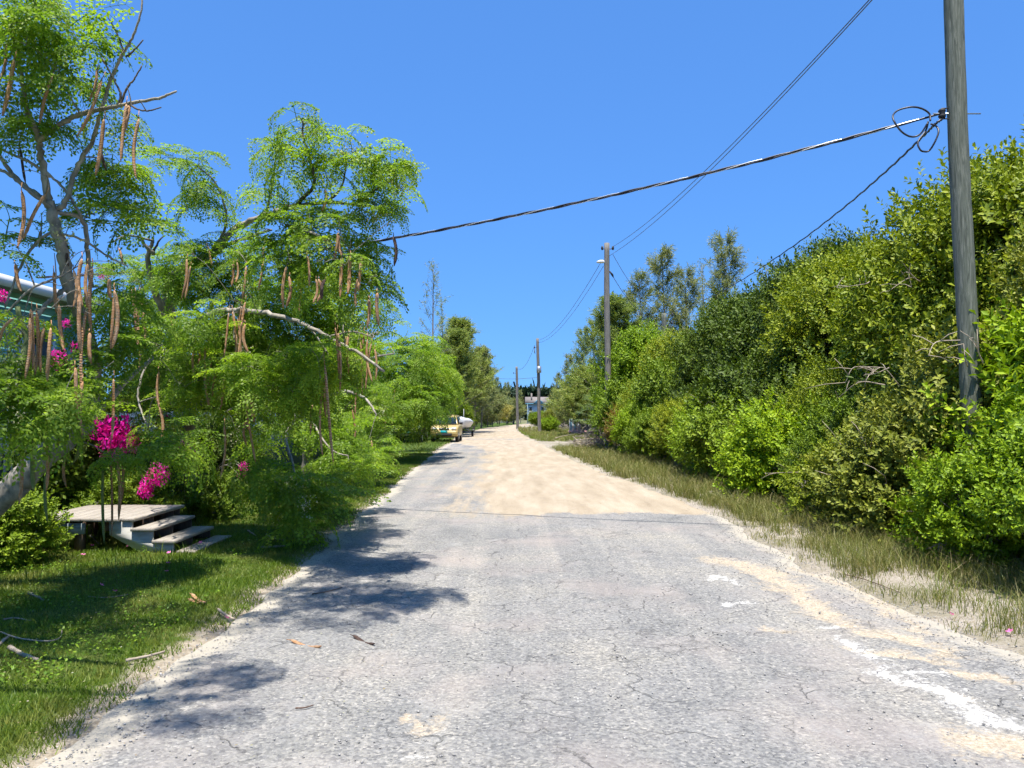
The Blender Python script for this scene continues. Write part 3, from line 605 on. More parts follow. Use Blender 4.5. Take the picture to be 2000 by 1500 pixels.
# communication cable to the fifth pole
a = at(1828, 243, 9.0); b = Vector((ET.x+.3, 45, ET.z)); P = span(a, b, .0, 90)
P = catmull([at(1846,228,9.0), at(1826,243,9.02), at(1798,271,9.6), at(1730,335,11.0), at(1640,412,13.6), at(1540,487,18.), at(1440,552,26.), at(1370,588,35.), Vector((ET.x+.4, 45, ET.z))], 14)
q = [p + Vector((0, 0, .008*math.sin(i*1.9))) for i, p in enumerate(P)]
wire('dark wrapped cable sloping down from near pole over the hedge', q, .0135, 'cable')
PA_T = Vector((A.x+LEAN*.95, 9, 7.75)); PB1 = Vector((on(B,BT,zb)+.27, 33, zb+.05))
wire('thin wire high up from tall grey pole to the top frame edge', span(PA_T, PB1, .42), .009)
wire('lower of two thin wires reaching the top of tall grey pole', span(PA_T - Vector((0, 0, .03)), Vector((on(B,BT,8.5)+.1, 33, zb-.36)), .42), .009)
PB2 = Vector((on(B,BT,zl)-.3, 33, zl-.05)); PC1 = Vector((on(C,CT,z2)+.1, C.y, CT.z-.15))
wire('thin wire from lamp pole sagging down to transformer pole', span(PB2, PC1, .7), .012)
wire('second thin wire beside the one to transformer pole', span(PB2 + Vector((.15,0,-.1)), PC1 - Vector((0,0,.25)), .75), .011)
wire('thin wire between transformer pole and the farthest pole', span(PC1 - Vector((.4,0,.5)), Vector((DT.x, D.y, DT.z-.2)), .9), .016)
wire('thin horizontal wire left of the transformer pole', span(Vector((on(C,CT,6)-.1, C.y, at(1050,737,C.y).z)), at(900, 728, C.y+6), .35), .016)
wire('upper thin wire from tall grey pole into wispy trees', span(PB1 - Vector((0,0,.35)), Vector((ET.x, 45, ET.z-.1)), .5), .012)
wire('lower thin wire from tall grey pole into wispy trees', span(Vector((on(B,BT,zc)+.3, 33.1, zc-.25)), Vector((ET.x, 45, ET.z-.6)), .6), .013)

# ================================================================== VEHICLES
def rr(cx, y, z0, z1, w, r, n=4):       # rounded section in the x-z plane
    out = []
    for (sx, sz, a0) in ((1, 0, -90), (1, 1, 0), (-1, 1, 90), (-1, 0, 180)):
        for k in range(n+1):
            a_ = R(a0 + 90*k/n); zc_ = z1-r if sz else z0+r; out.append((cx + sx*(w-r) + r*math.cos(a_), y, zc_ + r*math.sin(a_)))
    return out
def wheel(parent, x, y, r, wd):
    mb = MB(); prof = [(-wd/2, r*.86), (-wd/2+.03, r), (wd/2-.03, r), (wd/2, r*.86)]
    mb.loft([[(x+px_, y+rr_*math.cos(a_), r+rr_*math.sin(a_)) for a_ in np.linspace(0, 6.283, 20, endpoint=False)] for px_, rr_ in prof]); w_ = part('wheel', mb, M['black'], parent, True)
    for s in (-1, 1):
        mb = MB(); mb.loft([[(x+s*q, y+rr_*math.cos(a_), r+rr_*math.sin(a_)) for a_ in np.linspace(0, 6.283, 16, endpoint=False)] for q, rr_ in ((wd/2-.01, r*.62), (wd/2+.012, r*.58), (wd/2+.004, r*.2))]); part('rim', mb, M['metal'], w_, True)
def suv(label, cx, y0, paint, name='parked_car', pickup=False, fullL=4.2, w=.86):
    c = thing(name, label, 'car', (cx, y0+fullL/2, 0)); H = 1.0
    mb = MB(); S = [(0, .42, .72, w-.16, .08), (.06, .36, .86, w-.06, .1), (.3, .34, .95, w-.02, .1), (1.05, .34, 1.03, w, .1), (1.5, .34, 1.05, w, .1), (3.4, .34, 1.05, w, .1), (fullL-.1, .4, 1.02, w-.03, .1), (fullL, .5, .95, w-.12, .1)]
    mb.loft([rr(cx, y0+a_, b_, c_, d_, e_) for a_, b_, c_, d_, e_ in S]); body = part('body', mb, paint, c, True)
    mb = MB(); ye = 2.7 if pickup else fullL-.15
    mb.loft([rr(cx, y0+a_, 1.0, z_, d_, .07) for a_, z_, d_ in ((1.12, 1.06, w-.1), (1.62, 1.52, w-.2), (1.85, 1.63, w-.21), (2.4, 1.66, w-.2), (ye-.25, 1.62, w-.2), (ye, 1.1, w-.1))]); cab = part('cabin', mb, paint, c, True)
    def quad(name, P, m, par): mb = MB(); n_ = Vector(P[1])-Vector(P[0]); n2_ = Vector(P[3])-Vector(P[0]); nn = n_.cross(n2_).normalized()*.012; V = [tuple(Vector(p)+nn) for p in P]+[tuple(Vector(p)-nn) for p in P]; mb.add(V, [(0,1,2,3),(7,6,5,4),(0,4,5,1),(1,5,6,2),(2,6,7,3),(3,7,4,0)]); return part(name, mb, m, par)
    quad('windshield', [(cx-w+.18, y0+1.14, 1.09), (cx+w-.18, y0+1.14, 1.09), (cx+w-.27, y0+1.575, 1.5), (cx-w+.27, y0+1.575, 1.5)], M['glass'], cab)
    for s in (-1, 1):
        quad('side_window', [(cx+s*(w-.115), y0+1.65, 1.12), (cx+s*(w-.115), y0+ye-.35, 1.12), (cx+s*(w-.2), y0+ye-.45, 1.52), (cx+s*(w-.2), y0+1.85, 1.52)], M['glass'], cab)
        mb = MB(); mb.bbox((cx+s*(w-.27), y0+.03, .82), (.3, .1, .16), .03); part('headlight', mb, M['glasslamp'], c)
        mb = MB(); mb.tube([(cx+s*(w-.22), y0-.045, .57), (cx+s*(w-.22), y0+.03, .57)], .06, 12); part('fog_lamp', mb, M['black'], c)
        mb = MB(); mb.bbox((cx+s*(w+.08), y0+1.3, 1.13), (.2, .1, .15), .03); part('mirror', mb, M['black'], c)
        for yy in (.78, fullL-.8): wheel(c, cx+s*(w-.12), y0+yy, .35, .22)
    for s in (-1, 1):
        mb = MB(); mb.bbox((cx+s*.17, y0+.0, .83), (.27, .06, .1), .02); gr = part('grille', mb, M['black'], c)
        mb = MB(); mb.box((cx+s*.17, y0-.035, .832), (.26, .012, .012)); part('grille_bar', mb, M['chrome'], gr)
    mb = MB(); mb.bbox((cx, y0+.0, .835), (.07, .07, .12), .02); part('badge_bar', mb, M['chrome'], c)
    mb = MB(); mb.loft([rr(cx, y0-.07+a_, .44+b_, .70-b_, d_, .05) for a_, b_, d_ in ((0, .03, w-.14), (.05, 0, w-.04), (.22, 0, w-.02))]); bp = part('bumper', mb, paint, c, True)
    mb = MB(); mb.bbox((cx, y0-.075, .46), (.95, .05, .17), .02); part('air_intake', mb, M['black'], bp)
    mb = MB(); mb.bbox((cx, y0-.095, .635), (.42, .015, .15), .005); part('license_plate', mb, M['teal'], bp)
    mb = MB(); mb.bbox((cx, y0+.35, .3), (1.2, .5, .06), .02); part('skid_plate', mb, M['darkmetal'], c)
    return c
tk = suv('mustard yellow SUV with teal front plate parked on the verge', -4.10, 45.8, M['carpaint'])
suv('dark car mostly hidden under foliage left of the yellow SUV', -6.15, 44.2, M['carblack'])

# boat on trailer
bt = thing('boat', 'white boat hull with grey patch on a trailer behind the SUV', 'boat', (-3.75, 58, .6)); bx = -3.75
mb = MB(); S = []
for (yy, w_, zk, zg) in ((55.9, .06, 1.15, 1.62), (56.3, .42, .92, 1.60), (57.0, .78, .76, 1.55), (58.2, .92, .70, 1.48), (59.6, .92, .70, 1.42), (60.4, .86, .72, 1.40)):
    S.append([(bx-w_, yy, zg), (bx-w_*.96, yy, zg-.18), (bx-w_*.7, yy, zk+.16), (bx, yy, zk), (bx+w_*.7, yy, zk+.16), (bx+w_*.96, yy, zg-.18), (bx+w_, yy, zg), (bx+w_*.75, yy, zg+.16), (bx, yy, zg+.24), (bx-w_*.75, yy, zg+.16)])
mb.loft(S); part('hull', mb, M['boatwhite'], bt, True)
mb = MB(); mb.loft([[(bx-.18+w_*math.cos(q), yy, zz+.2*w_*math.sin(q)/.3) for q in np.linspace(0, 6.283, 12, endpoint=False)] for yy, w_, zz in ((56.25, .05, 1.6), (56.5, .24, 1.66), (57.2, .28, 1.72), (57.6, .1, 1.75))]); part('grey_cover', mb, M['tarp'], bt, True)
mb = MB(); mb.tube([(bx+.05, 58.4, 1.5), (bx+.05, 58.4, 2.6)], .02, 6); part('antenna_pole', mb, M['white'], bt)
tl = thing('boat_trailer', 'low dark trailer carrying the white boat', 'trailer', (bx, 58, 0))
for s in (-1, 1):
    mb = MB(); mb.box((bx+s*.62, 58.2, .58), (.08, 3.8, .1)); part('frame_rail', mb, M['darkmetal'], tl); wheel(tl, bx+s*.88, 58.8, .29, .2)
    mb = MB(); mb.box((bx+s*.45, 58.2, .69), (.12, 3.2, .13)); part('bunk', mb, M['darkmetal'], tl)
    mb = MB(); mb.bbox((bx+s*.88, 58.8, .64), (.26, .75, .05), .02); part('fender', mb, M['metal'], tl)
for yy in (56.6, 58.8, 59.9):
    mb = MB(); mb.box((bx, yy, .5), (1.5, .08, .08)); part('cross_beam', mb, M['darkmetal'], tl)
mb = MB(); mb.box((bx, 55.6, .5), (.08, 2.0, .08)); part('tongue', mb, M['darkmetal'], tl)
mb = MB(); mb.tube([(bx, 54.8, .06), (bx, 54.8, .55)], .035, 8); part('jack_stand', mb, M['metal'], tl)

bt.scale = (.8, .8, .8); bt.location.z = .52; tl.scale = (.8, .8, .8)
# painted cart among the palmettos
cb = g(1133, 851); ct = thing('painted_cart', 'small cart with upright boards painted blue white and yellow beside fan palms', 'cart', (cb.x, cb.y, 0))
cols = ['p_blue','p_white','p_blue','p_grey','p_white','p_lil','p_yel','p_yel','p_lil','p_grey','p_white','p_lil']
for i, c_ in enumerate(cols):
    mb = MB(); mb.box((cb.x-.78+i*.14+.07, cb.y-.01*(i % 2), .86+.01*(i % 3)), (.128, .03, 1.0)); part('board', mb, M[c_], ct)
for i, c_ in enumerate(['p_white','p_grey','p_blue','p_lil','p_white','p_yel']):
    for sx in (-.80, .92):
        mb = MB(); mb.box((cb.x+sx, cb.y+.1+i*.14, .86), (.03, .128, 1.0)); part('board', mb, M[c_], ct)
mb = MB(); mb.box((cb.x+.06, cb.y+.5, .33), (1.85, 1.1, .12)); part('bed', mb, M['pink'], ct)
mb = MB(); mb.box((cb.x-.3, cb.y-.2, .30), (.9, .3, .24)); part('front_step', mb, M['pink'], ct)
for (dx, dy) in ((-.72, -.1), (.75, -.05), (-.72, .95), (.75, .95)): 
    wheel(ct, cb.x+dx, cb.y+dy, .16, .1)

# ================================================================== FAR BUILDINGS
fh = thing('distant_house', 'distant pale blue house with grey-brown hip roof and small gable', 'house', (6.4, 150, 0))
Zf = lambda py: at(1050, py, 150).z
X0, X1 = at(1029, 790, 150).x, at(1077, 790, 150).x; ze, zr = Zf(788), Zf(774.5)
mb = MB(); mb.box(((X0+X1)/2, 153, ze/2), (X1-X0-.3, 6, ze)); part('wall', mb, M['paleblue'], fh)
mb = MB(); mb.add([(X0-.3,149.6,ze),(X1+.3,149.6,ze),(X1+.3,156.4,ze),(X0-.3,156.4,ze),(X0-.3,153,zr),(X1-.6,153,zr)], [(0,1,5,4),(1,2,5),(2,3,4,5),(3,0,4),(3,2,1,0)]); rf = part('roof', mb, M['roofgrey'], fh)
mb = MB(); mb.box(((X0+X1)/2, 149.55, ze-.06), (X1-X0+.6, .08, .14)); part('fascia', mb, M['trimblue'], rf)
gx = at(1052, 790, 150).x
mb = MB(); mb.add([(gx-.95,149.2,ze),(gx+.95,149.2,ze),(gx,149.2,ze+.85),(gx-.95,153,ze),(gx+.95,153,ze),(gx,153,ze+.85)], [(0,1,2),(0,2,5,3),(1,4,5,2)]); gb = part('gable', mb, M['paleblue'], fh)
for s in (-1, 1):
    mb = MB(); a_ = math.atan2(.85, .95); mb.box((gx+s*.5, 151, ze+.45), (1.4, 4, .1), np.array(Matrix.Rotation(s*a_, 3, 'Y'))); part('gable_roof', mb, M['trimblue'], gb)
mb = MB(); mb.box((at(1038.5,780,150).x, 151.4, Zf(777)), (.32, .32, 1.9)); part('chimney', mb, M['roofgrey'], rf)
for (px_, w_) in ((1036, .45), (1060, .5), (1070, .5)):
    mb = MB(); mb.box((at(px_, 796, 150).x, 149.93, ze-1.15), (w_, .1, .8)); wn = part('window', mb, M['glass'], fh)
    mb = MB(); mb.box((at(px_, 796, 150).x, 149.9, ze-1.6), (w_+.2, .16, .1)); part('sill', mb, M['white'], wn)
wh = thing('white_shed', 'small white roofed building peeking over shrubs left of the far pole', 'shed', (at(985,790,170).x, 172, 0))
wx = at(985.5, 790, 170).x; zw = at(985, 785, 170).z
mb = MB(); mb.box((wx, 172, zw/2-.3), (1.7, 3, zw-.6)); part('wall', mb, M['white'], wh)
mb = MB(); mb.add([(wx-1.1,170.3,zw-.6),(wx+1.1,170.3,zw-.6),(wx+1.1,173.7,zw-.6),(wx-1.1,173.7,zw-.6),(wx-.8,171.4,zw+.1),(wx+.8,171.4,zw+.1),(wx+.8,172.6,zw+.1),(wx-.8,172.6,zw+.1)], [(0,1,5,4),(1,2,6,5),(2,3,7,6),(3,0,4,7),(4,5,6,7),(3,2,1,0)]); part('roof', mb, M['white'], wh)
# ================================================================== MORINGA TREES
def frond(mb, org, L, az, e0, e1, rnd):
    n = 8; P = [np.array(org, float)]; T = []
    for i in range(n):
        e = e0 + (e1-e0)*(i/(n-1)); tv = np.array((math.cos(e)*math.cos(az), math.cos(e)*math.sin(az), math.sin(e))); T.append(tv); P.append(P[-1] + tv*L/n)
    mb.tube(P, [.0035]*4+[.0022]*(n-3), 3, False); S = np.array((-math.sin(az), math.cos(az), 0.))
    C = []; D = []; W = []
    for i in range(2, n+1):
        s = i/n; tv = T[min(i, n-1)]; nm = np.cross(tv, S)
        for sd in (-1, 1):
            pd = tv*.55 + sd*S*.85 + np.array((0, 0, -.12 + rnd.normal(0, .1))); pd /= np.linalg.norm(pd); ln = L*.36*(1.08-s*.9)+.03
            wv = np.cross(pd, nm); wv /= np.linalg.norm(wv)+1e-9; m = max(2, int(ln/.031)); mb.tube([P[i], P[i]+pd*ln*.5+np.array((0,0,-.004)), P[i]+pd*ln+np.array((0,0,-.02))], .0014, 3, False)
            for j in range(1, m+1):
                c = P[i] + pd*ln*j/m + np.array((0, 0, -.02*(j/m)**2)); k = 2 if (s < .55 and j < m*.6) else 1
                for q in range(k):
                    for s2 in (-1, 1):
                        dd = wv*s2*.8 + pd*.55 + rnd.normal(0, .22, 3) + np.array((0, 0, -.15)); C.append(c + wv*s2*(.003 + .030*q)); D.append(dd); W.append(pd)
    C = np.array(C); D = np.array(D); D /= np.linalg.norm(D, axis=1)[:, None]; W = np.array(W) + rnd.normal(0, .35, D.shape); W -= D*(W*D).sum(1)[:, None]; W /= np.linalg.norm(W, axis=1)[:, None]
    ln = rnd.uniform(.029, .044, len(C))[:, None]
    V = np.stack([C, C+D*ln*.55+W*ln*.30, C+D*ln, C+D*ln*.55-W*ln*.30], 1).reshape(-1, 3); i = np.arange(len(C))*4
    mb.add(V, np.stack([i, i+1, i+2, i+3], 1))
SPRAY = []
for k in range(11):
    rnd = np.random.default_rng(100+k); mb = MB(); hang = k >= 5; nf = 4 + k % 3
    tw = [(0,0,-.05), (0,0,.04), (.01,0,.12)]; mb.tube(tw, .005, 4)
    for f in range(nf):
        az = 2*math.pi*(f/nf) + rnd.normal(0, .3); e0 = rnd.uniform(-.15, .35) if hang else rnd.uniform(.2, .75); e1 = rnd.uniform(-1.5, -1.15) if hang else rnd.uniform(-.75, -.15)
        frond(mb, tw[f % 3], rnd.uniform(.36, .58), az, e0, e1, rnd)
    SPRAY.append(mb.mesh('leaf_spray', M['moringa']))
FLOW = []
for k in range(3):
    rnd = np.random.default_rng(200+k); P = rnd.normal(0, 1, (60, 3))*np.array((.035, .035, .05)); mb = MB()
    rng_keep = rng; rng = rnd; V, F = leafquads(P, rnd.uniform(.012, .02, 60), .7); rng = rng_keep; mb.add(V, F); FLOW.append(mb.mesh('flower_cluster', M['flower']))
PODM = {}
def pod_mesh(kind):
    mb = MB(); n = 22; rnd = np.random.default_rng(300 + kind); secs = []; ben = rnd.uniform(-.09, .09, 2)
    for i in range(n):
        s = i/(n-1); r = .0118*min(1, (s+.03)*9)*min(1, (1.04-s)*4.5)**.8*(1 + .045*math.sin(s*46+kind)); tw = s*1.2; cx_, cy_ = ben*math.sin(s*math.pi)*.5
        secs.append([(cx_ + r*(1+.22*math.cos(3*a_))*math.cos(a_+tw), cy_ + r*(1+.22*math.cos(3*a_))*math.sin(a_+tw), -s) for a_ in np.linspace(0, 2*math.pi, 9, endpoint=False)])
    mb.loft(secs); mb.tube([(0, 0, .14), (.004, 0, .06), (0, 0, -.01)], [.003, .003, .004], 4); return mb
for kind in range(4):
    for mk in ('pod', 'pod_green', 'pod_dark'): PODM[(kind, mk)] = pod_mesh(kind).mesh('seed_pod', M[mk], True)

def moringa(label, base, limbs, blobs, pods=(), flowers=(), spray_scale=1.0, seed=1, extra=()):
    rnd = random.Random(seed); root = thing('moringa_tree', label, 'tree', base, 'moringa trees on the left'); nodes = []
    for k, (pl, r0, r1, mk) in enumerate(limbs):
        P = [p if isinstance(p, Vector) else at(*p) for p in pl]; Q = catmull(P, 7) if len(P) > 2 else P; n = len(Q)
        rad = [r0 + (r1-r0)*i/(n-1) for i in range(n)]; rad = [q*(1+.07*rnd.uniform(-1, 1)) for q in rad]
        Q = [q + Vector((rnd.gauss(0,1), rnd.gauss(0,1), rnd.gauss(0,1)))*min(rad[i]*.22, .008) for i, q in enumerate(Q)]
        mb = MB(); mb.tube(Q, rad, 10 if r0 > .03 else 6); part('trunk' if k == 0 else 'branch', mb, M[mk], root, True)
        nodes += [(q, rad[i]) for i, q in enumerate(Q)]
    targets = []
    for (px, py, rx, ry, d, n) in blobs:
        for _ in range(n):
            while True:
                a_, b_, c_ = rnd.uniform(-1,1), rnd.uniform(-1,1), rnd.uniform(-1,1)
                if a_*a_+b_*b_+c_*c_ < 1: break
            targets.append(('s', at(px+a_*rx, py+b_*ry - 150/d, d + c_*max(.4, (rx+ry)/2/F_PX*d*1.1))))
    for (c, rad, n) in extra:
        for _ in range(n): targets.append(('s', Vector(c) + Vector((rnd.uniform(-1,1)*rad[0], rnd.uniform(-1,1)*rad[1], rnd.uniform(-1,1)*rad[2]))))
    for (x0, y0, x1, y1, d, mk) in pods: targets.append(('p', at(x0, y0, d), at(x1, y1, d + rnd.uniform(-.03, .03)), mk))
    for (x0, y0, d) in flowers: targets.append(('f', at(x0, y0, d)))
    NP = np.array([tuple(q) for q, _ in nodes]); NR = [r for _, r in nodes]
    targets.sort(key=lambda t: np.min(np.linalg.norm(NP - np.array(t[1]), axis=1))); twigs = MB(); ns = 0
    for tg in targets:
        p = tg[1]; dz = NP - np.array(p); cost = np.linalg.norm(dz, axis=1) + .35*np.clip(dz[:, 2], 0, 9); j = int(np.argmin(cost)); a = Vector(NP[j]); dist = (p-a).length
        tip = p + Vector((0, 0, .15)) if tg[0] == 'p' else p
        if dist > .04:
            r0 = min(NR[j]*.8, .004 + .007*dist + .002); m = a.lerp(tip, .55) + Vector((rnd.gauss(0, .05)*dist, rnd.gauss(0, .05)*dist, .13*dist))
            Q = catmull([a, m, tip], 4); n = len(Q); rad = [max(.0028, r0*(1-.65*i/(n-1))) for i in range(n)]
            twigs.tube(Q, rad, 5, False); NP = np.concatenate([NP, np.array([tuple(q) for q in Q[2:]])]); NR += rad[2:]
        if tg[0] == 's':
            o = link('leaf_spray', SPRAY[rnd.choice([0,1,2,3,4,5,6,7,8,9,10,7,8,9])], root, p - Vector(base)); s = spray_scale*rnd.uniform(.75, 1.2); o.scale = (s, s, s); o.rotation_euler = (rnd.gauss(0, .22), rnd.gauss(0, .22), rnd.uniform(0, 6.28)); ns += 1
        elif tg[0] == 'f':
            o = stuff(link('flower_cluster', rnd.choice(FLOW), root, p - Vector(base))); s = rnd.uniform(.8, 1.5); o.scale = (s, s, s); o.rotation_euler = (0, 0, rnd.uniform(0, 6.28))
        else:
            v = tg[2] - p; o = link('seed_pod', PODM[(rnd.randrange(4), tg[3])], root, p - Vector(base)); o.rotation_mode = 'QUATERNION'; o.rotation_quaternion = v.to_track_quat('-Z', 'Y') ; wsc = rnd.uniform(.8, 1.3); o.scale = (wsc, wsc, v.length)
    stuff(part('twigs', twigs, M['bark_grey'], root, True)); return root

PD, PG, PK = 'pod', 'pod_green', 'pod_dark'
# ---- nearest tree: leaning pale trunk, bare upper limbs, many hanging pods
bA = Vector((-5.75, 6.9, 0))
limbsA = [
 ([Vector((-5.75,6.9,-.15)), Vector((-5.3,6.95,.35)), (5,972,7.0), (55,925,7.0), (110,872,7.0), (165,825,7.0)], .135, .10, 'bark_pale'),
 ([(165,825,7.0), (185,740,6.9), (165,640,6.7), (135,560,6.5), (125,500,6.4), (108,440,6.3), (95,395,6.3)], .07, .040, 'bark_pale'),
 ([(95,395,6.3), (84,330,6.3), (76,272,6.3), (52,215,6.2), (42,150,6.2), (32,105,6.1), (22,60,6.1)], .032, .011, 'bark_pale'),
 ([(76,275,6.3), (110,248,6.25), (150,225,6.2), (205,212,6.1), (250,203,6.05), (310,192,6.0), (345,178,6.0)], .026, .008, 'bark_pale'),
 ([(112,408,6.3), (128,395,6.3), (150,330,6.35), (178,280,6.35), (195,225,6.3), (213,165,6.25), (235,115,6.2), (258,75,6.15), (275,25,6.1), (279,-20,6.1)], .024, .006, 'bark_pale'),
 ([(235,115,6.2), (240,100,6.2), (226,60,6.2), (210,32,6.2)], .010, .005, 'bark_dark'),
 ([(245,112,6.2), (262,98,6.2), (280,78,6.2)], .009, .005, 'bark_dark'),
 ([(230,208,6.1), (236,185,6.1), (222,155,6.1), (200,115,6.1)], .012, .006, 'bark_dark'),
 ([(235,205,6.1), (247,175,6.1), (262,155,6.1), (277,128,6.1)], .011, .005, 'bark_dark'),
 ([(252,203,6.05), (270,214,6.0), (292,216,6.0), (315,210,6.0)], .009, .005, 'bark_dark'),
 ([(95,395,6.3), (65,375,6.3), (28,345,6.3), (0,305,6.3), (-30,270,6.3)], .024, .014, 'bark_pale'),
 ([(110,412,6.3), (60,375,6.2), (20,342,6.2), (-20,322,6.2)], .02, .012, 'bark_grey'),
 ([(95,345,6.3), (60,318,6.3), (20,300,6.3), (-10,285,6.3)], .016, .008, 'bark_pale'),
 ([(160,425,6.4), (130,375,6.35), (85,330,6.3)], .012, .010, 'bark_pale'),
 ([(110,415,6.3), (145,420,6.4), (165,440,6.5), (172,500,6.6), (180,560,6.7)], .018, .02, 'bark_pale'),
 ([(115,455,6.3), (165,470,6.4), (210,500,6.5), (250,520,6.6)], .012, .006, 'bark_pale'),
 ([(110,450,6.3), (75,470,6.3), (40,520,6.3), (10,600,6.2)], .014, .008, 'bark_pale'),
 ([(30,670,6.2), (62,630,6.2), (100,585,6.3), (135,560,6.5)], .016, .02, 'bark_pale'),
 ([(10,615,6.0), (60,565,6.0), (118,540,6.1)], .010, .008, 'bark_pale'),
 ([(30,760,5.8), (45,700,5.9), (50,660,6.0), (35,600,6.0)], .026, .02, 'bark_green'),
 ([(165,825,7.0), (205,790,7.0), (250,740,7.1), (300,700,7.4)], .04, .014, 'bark_pale'),
 ([Vector((-5.1,6.95,.62)), Vector((-5.1,5.8,1.9)), Vector((-4.8,4.6,3.4)), Vector((-3.9,3.8,4.7)), Vector((-2.5,3.4,5.3))], .09, .03, 'bark_pale'),
 ([Vector((-4.8,4.6,3.4)), Vector((-3.9,3.4,4.5)), Vector((-2.8,3.0,5.0)), Vector((-2.1,3.0,5.1))], .04, .015, 'bark_pale'),
 ([Vector((-3.9,3.8,4.7)), Vector((-2.9,4.2,5.2)), Vector((-1.8,4.7,5.55)), Vector((-1.0,5.1,5.5))], .03, .012, 'bark_pale'),
]
blobsA = [(60,95,80,70,6.1,7), (30,55,50,45,6.1,4), (120,175,75,60,6.2,4), (180,125,30,35,6.2,2), (25,240,45,55,6.2,3), (110,265,50,45,6.3,2), (205,285,25,35,6.4,1), (205,385,60,45,6.7,4), (225,345,35,30,6.7,2),
 (10,470,30,45,6.2,2), (70,500,35,20,6.3,1), (200,455,60,40,6.8,4), (8,650,30,35,5.9,2), (30,735,45,35,6.0,3), (60,800,75,45,5.7,8), (20,835,40,45,5.5,3), (120,780,60,40,6.2,4), (220,640,60,55,6.9,5), (95,835,60,30,6.0,3), (240,915,30,16,7.2,2), (225,735,60,40,6.8,4), (330,885,45,35,7.6,4)]
podsA = [(12,88,0,160,5.9,PD),(28,115,4,226,5.8,PD),(103,147,77,242,6.0,PD),(190,133,173,198,6.1,PD),(199,155,150,267,6.0,PD),(203,232,186,343,6.0,PD),(196,292,208,333,6.2,PK),(247,203,236,315,6.0,PD),(253,205,240,262,6.05,PD),(271,232,266,350,5.9,PD),(42,372,34,485,5.9,PD),(90,378,45,468,6.0,PD),(80,450,76,484,6.4,PD),(40,290,50,358,6.3,PK),(132,480,134,520,6.4,PK),
 (62,605,64,722,5.7,PD),(71,610,68,735,5.75,PD),(86,640,80,728,5.8,PD),(99,640,92,748,5.7,PD),(155,575,158,690,5.6,PD),(168,600,163,795,5.9,PD),(160,505,162,600,5.8,PD),(172,515,170,600,5.9,PD),(180,522,179,650,6.2,PD),(175,650,178,710,5.9,PD),(213,545,217,585,6.3,PD),(223,576,216,682,6.2,PD),(105,530,110,612,6.1,PD),(30,515,42,570,6.0,PD),(0,665,30,620,5.6,PD),(222,740,218,860,6.3,PD),(162,745,160,850,5.7,PD),
 (201,915,204,1062,7.3,PG),(216,880,218,1046,7.4,PD),(229,905,232,1016,7.4,PD),(238,890,236,985,7.5,PD),(155,835,143,905,6.2,PG),(112,820,108,880,6.0,PG),(98,880,93,1020,6.1,PG),(88,850,90,960,6.0,PD),(130,882,130,952,7.2,PD),(44,885,37,985,6.2,PD),(64,850,66,960,5.6,PG),(147,718,152,819,5.63,PD),(58,621,49,742,5.68,PD),(223,567,219,681,5.69,PD),(115,595,125,686,6.05,PD),(144,527,142,602,6.14,PD)]
flA = [(35,815,5.4),(20,760,5.5),(60,880,5.6),(120,460,6.2),(15,700,5.7)]
moringa('nearest moringa tree with leaning pale trunk, bare top twigs and brown pods', bA, limbsA, blobsA, podsA, flA, .95, 3,
  extra=[((-3.7,3.9,5.2),(.9,.8,.3),18), ((-1.9,3.1,5.1),(.5,.45,.15),7), ((-1.65,4.8,5.6),(.8,.5,.15),9), ((-4.3,4.6,5.1),(.9,1.0,.35),15), ((-4.6,3.6,4.8),(.7,.7,.3),8), ((-1.3,5.3,5.6),(.75,.5,.08),11)])

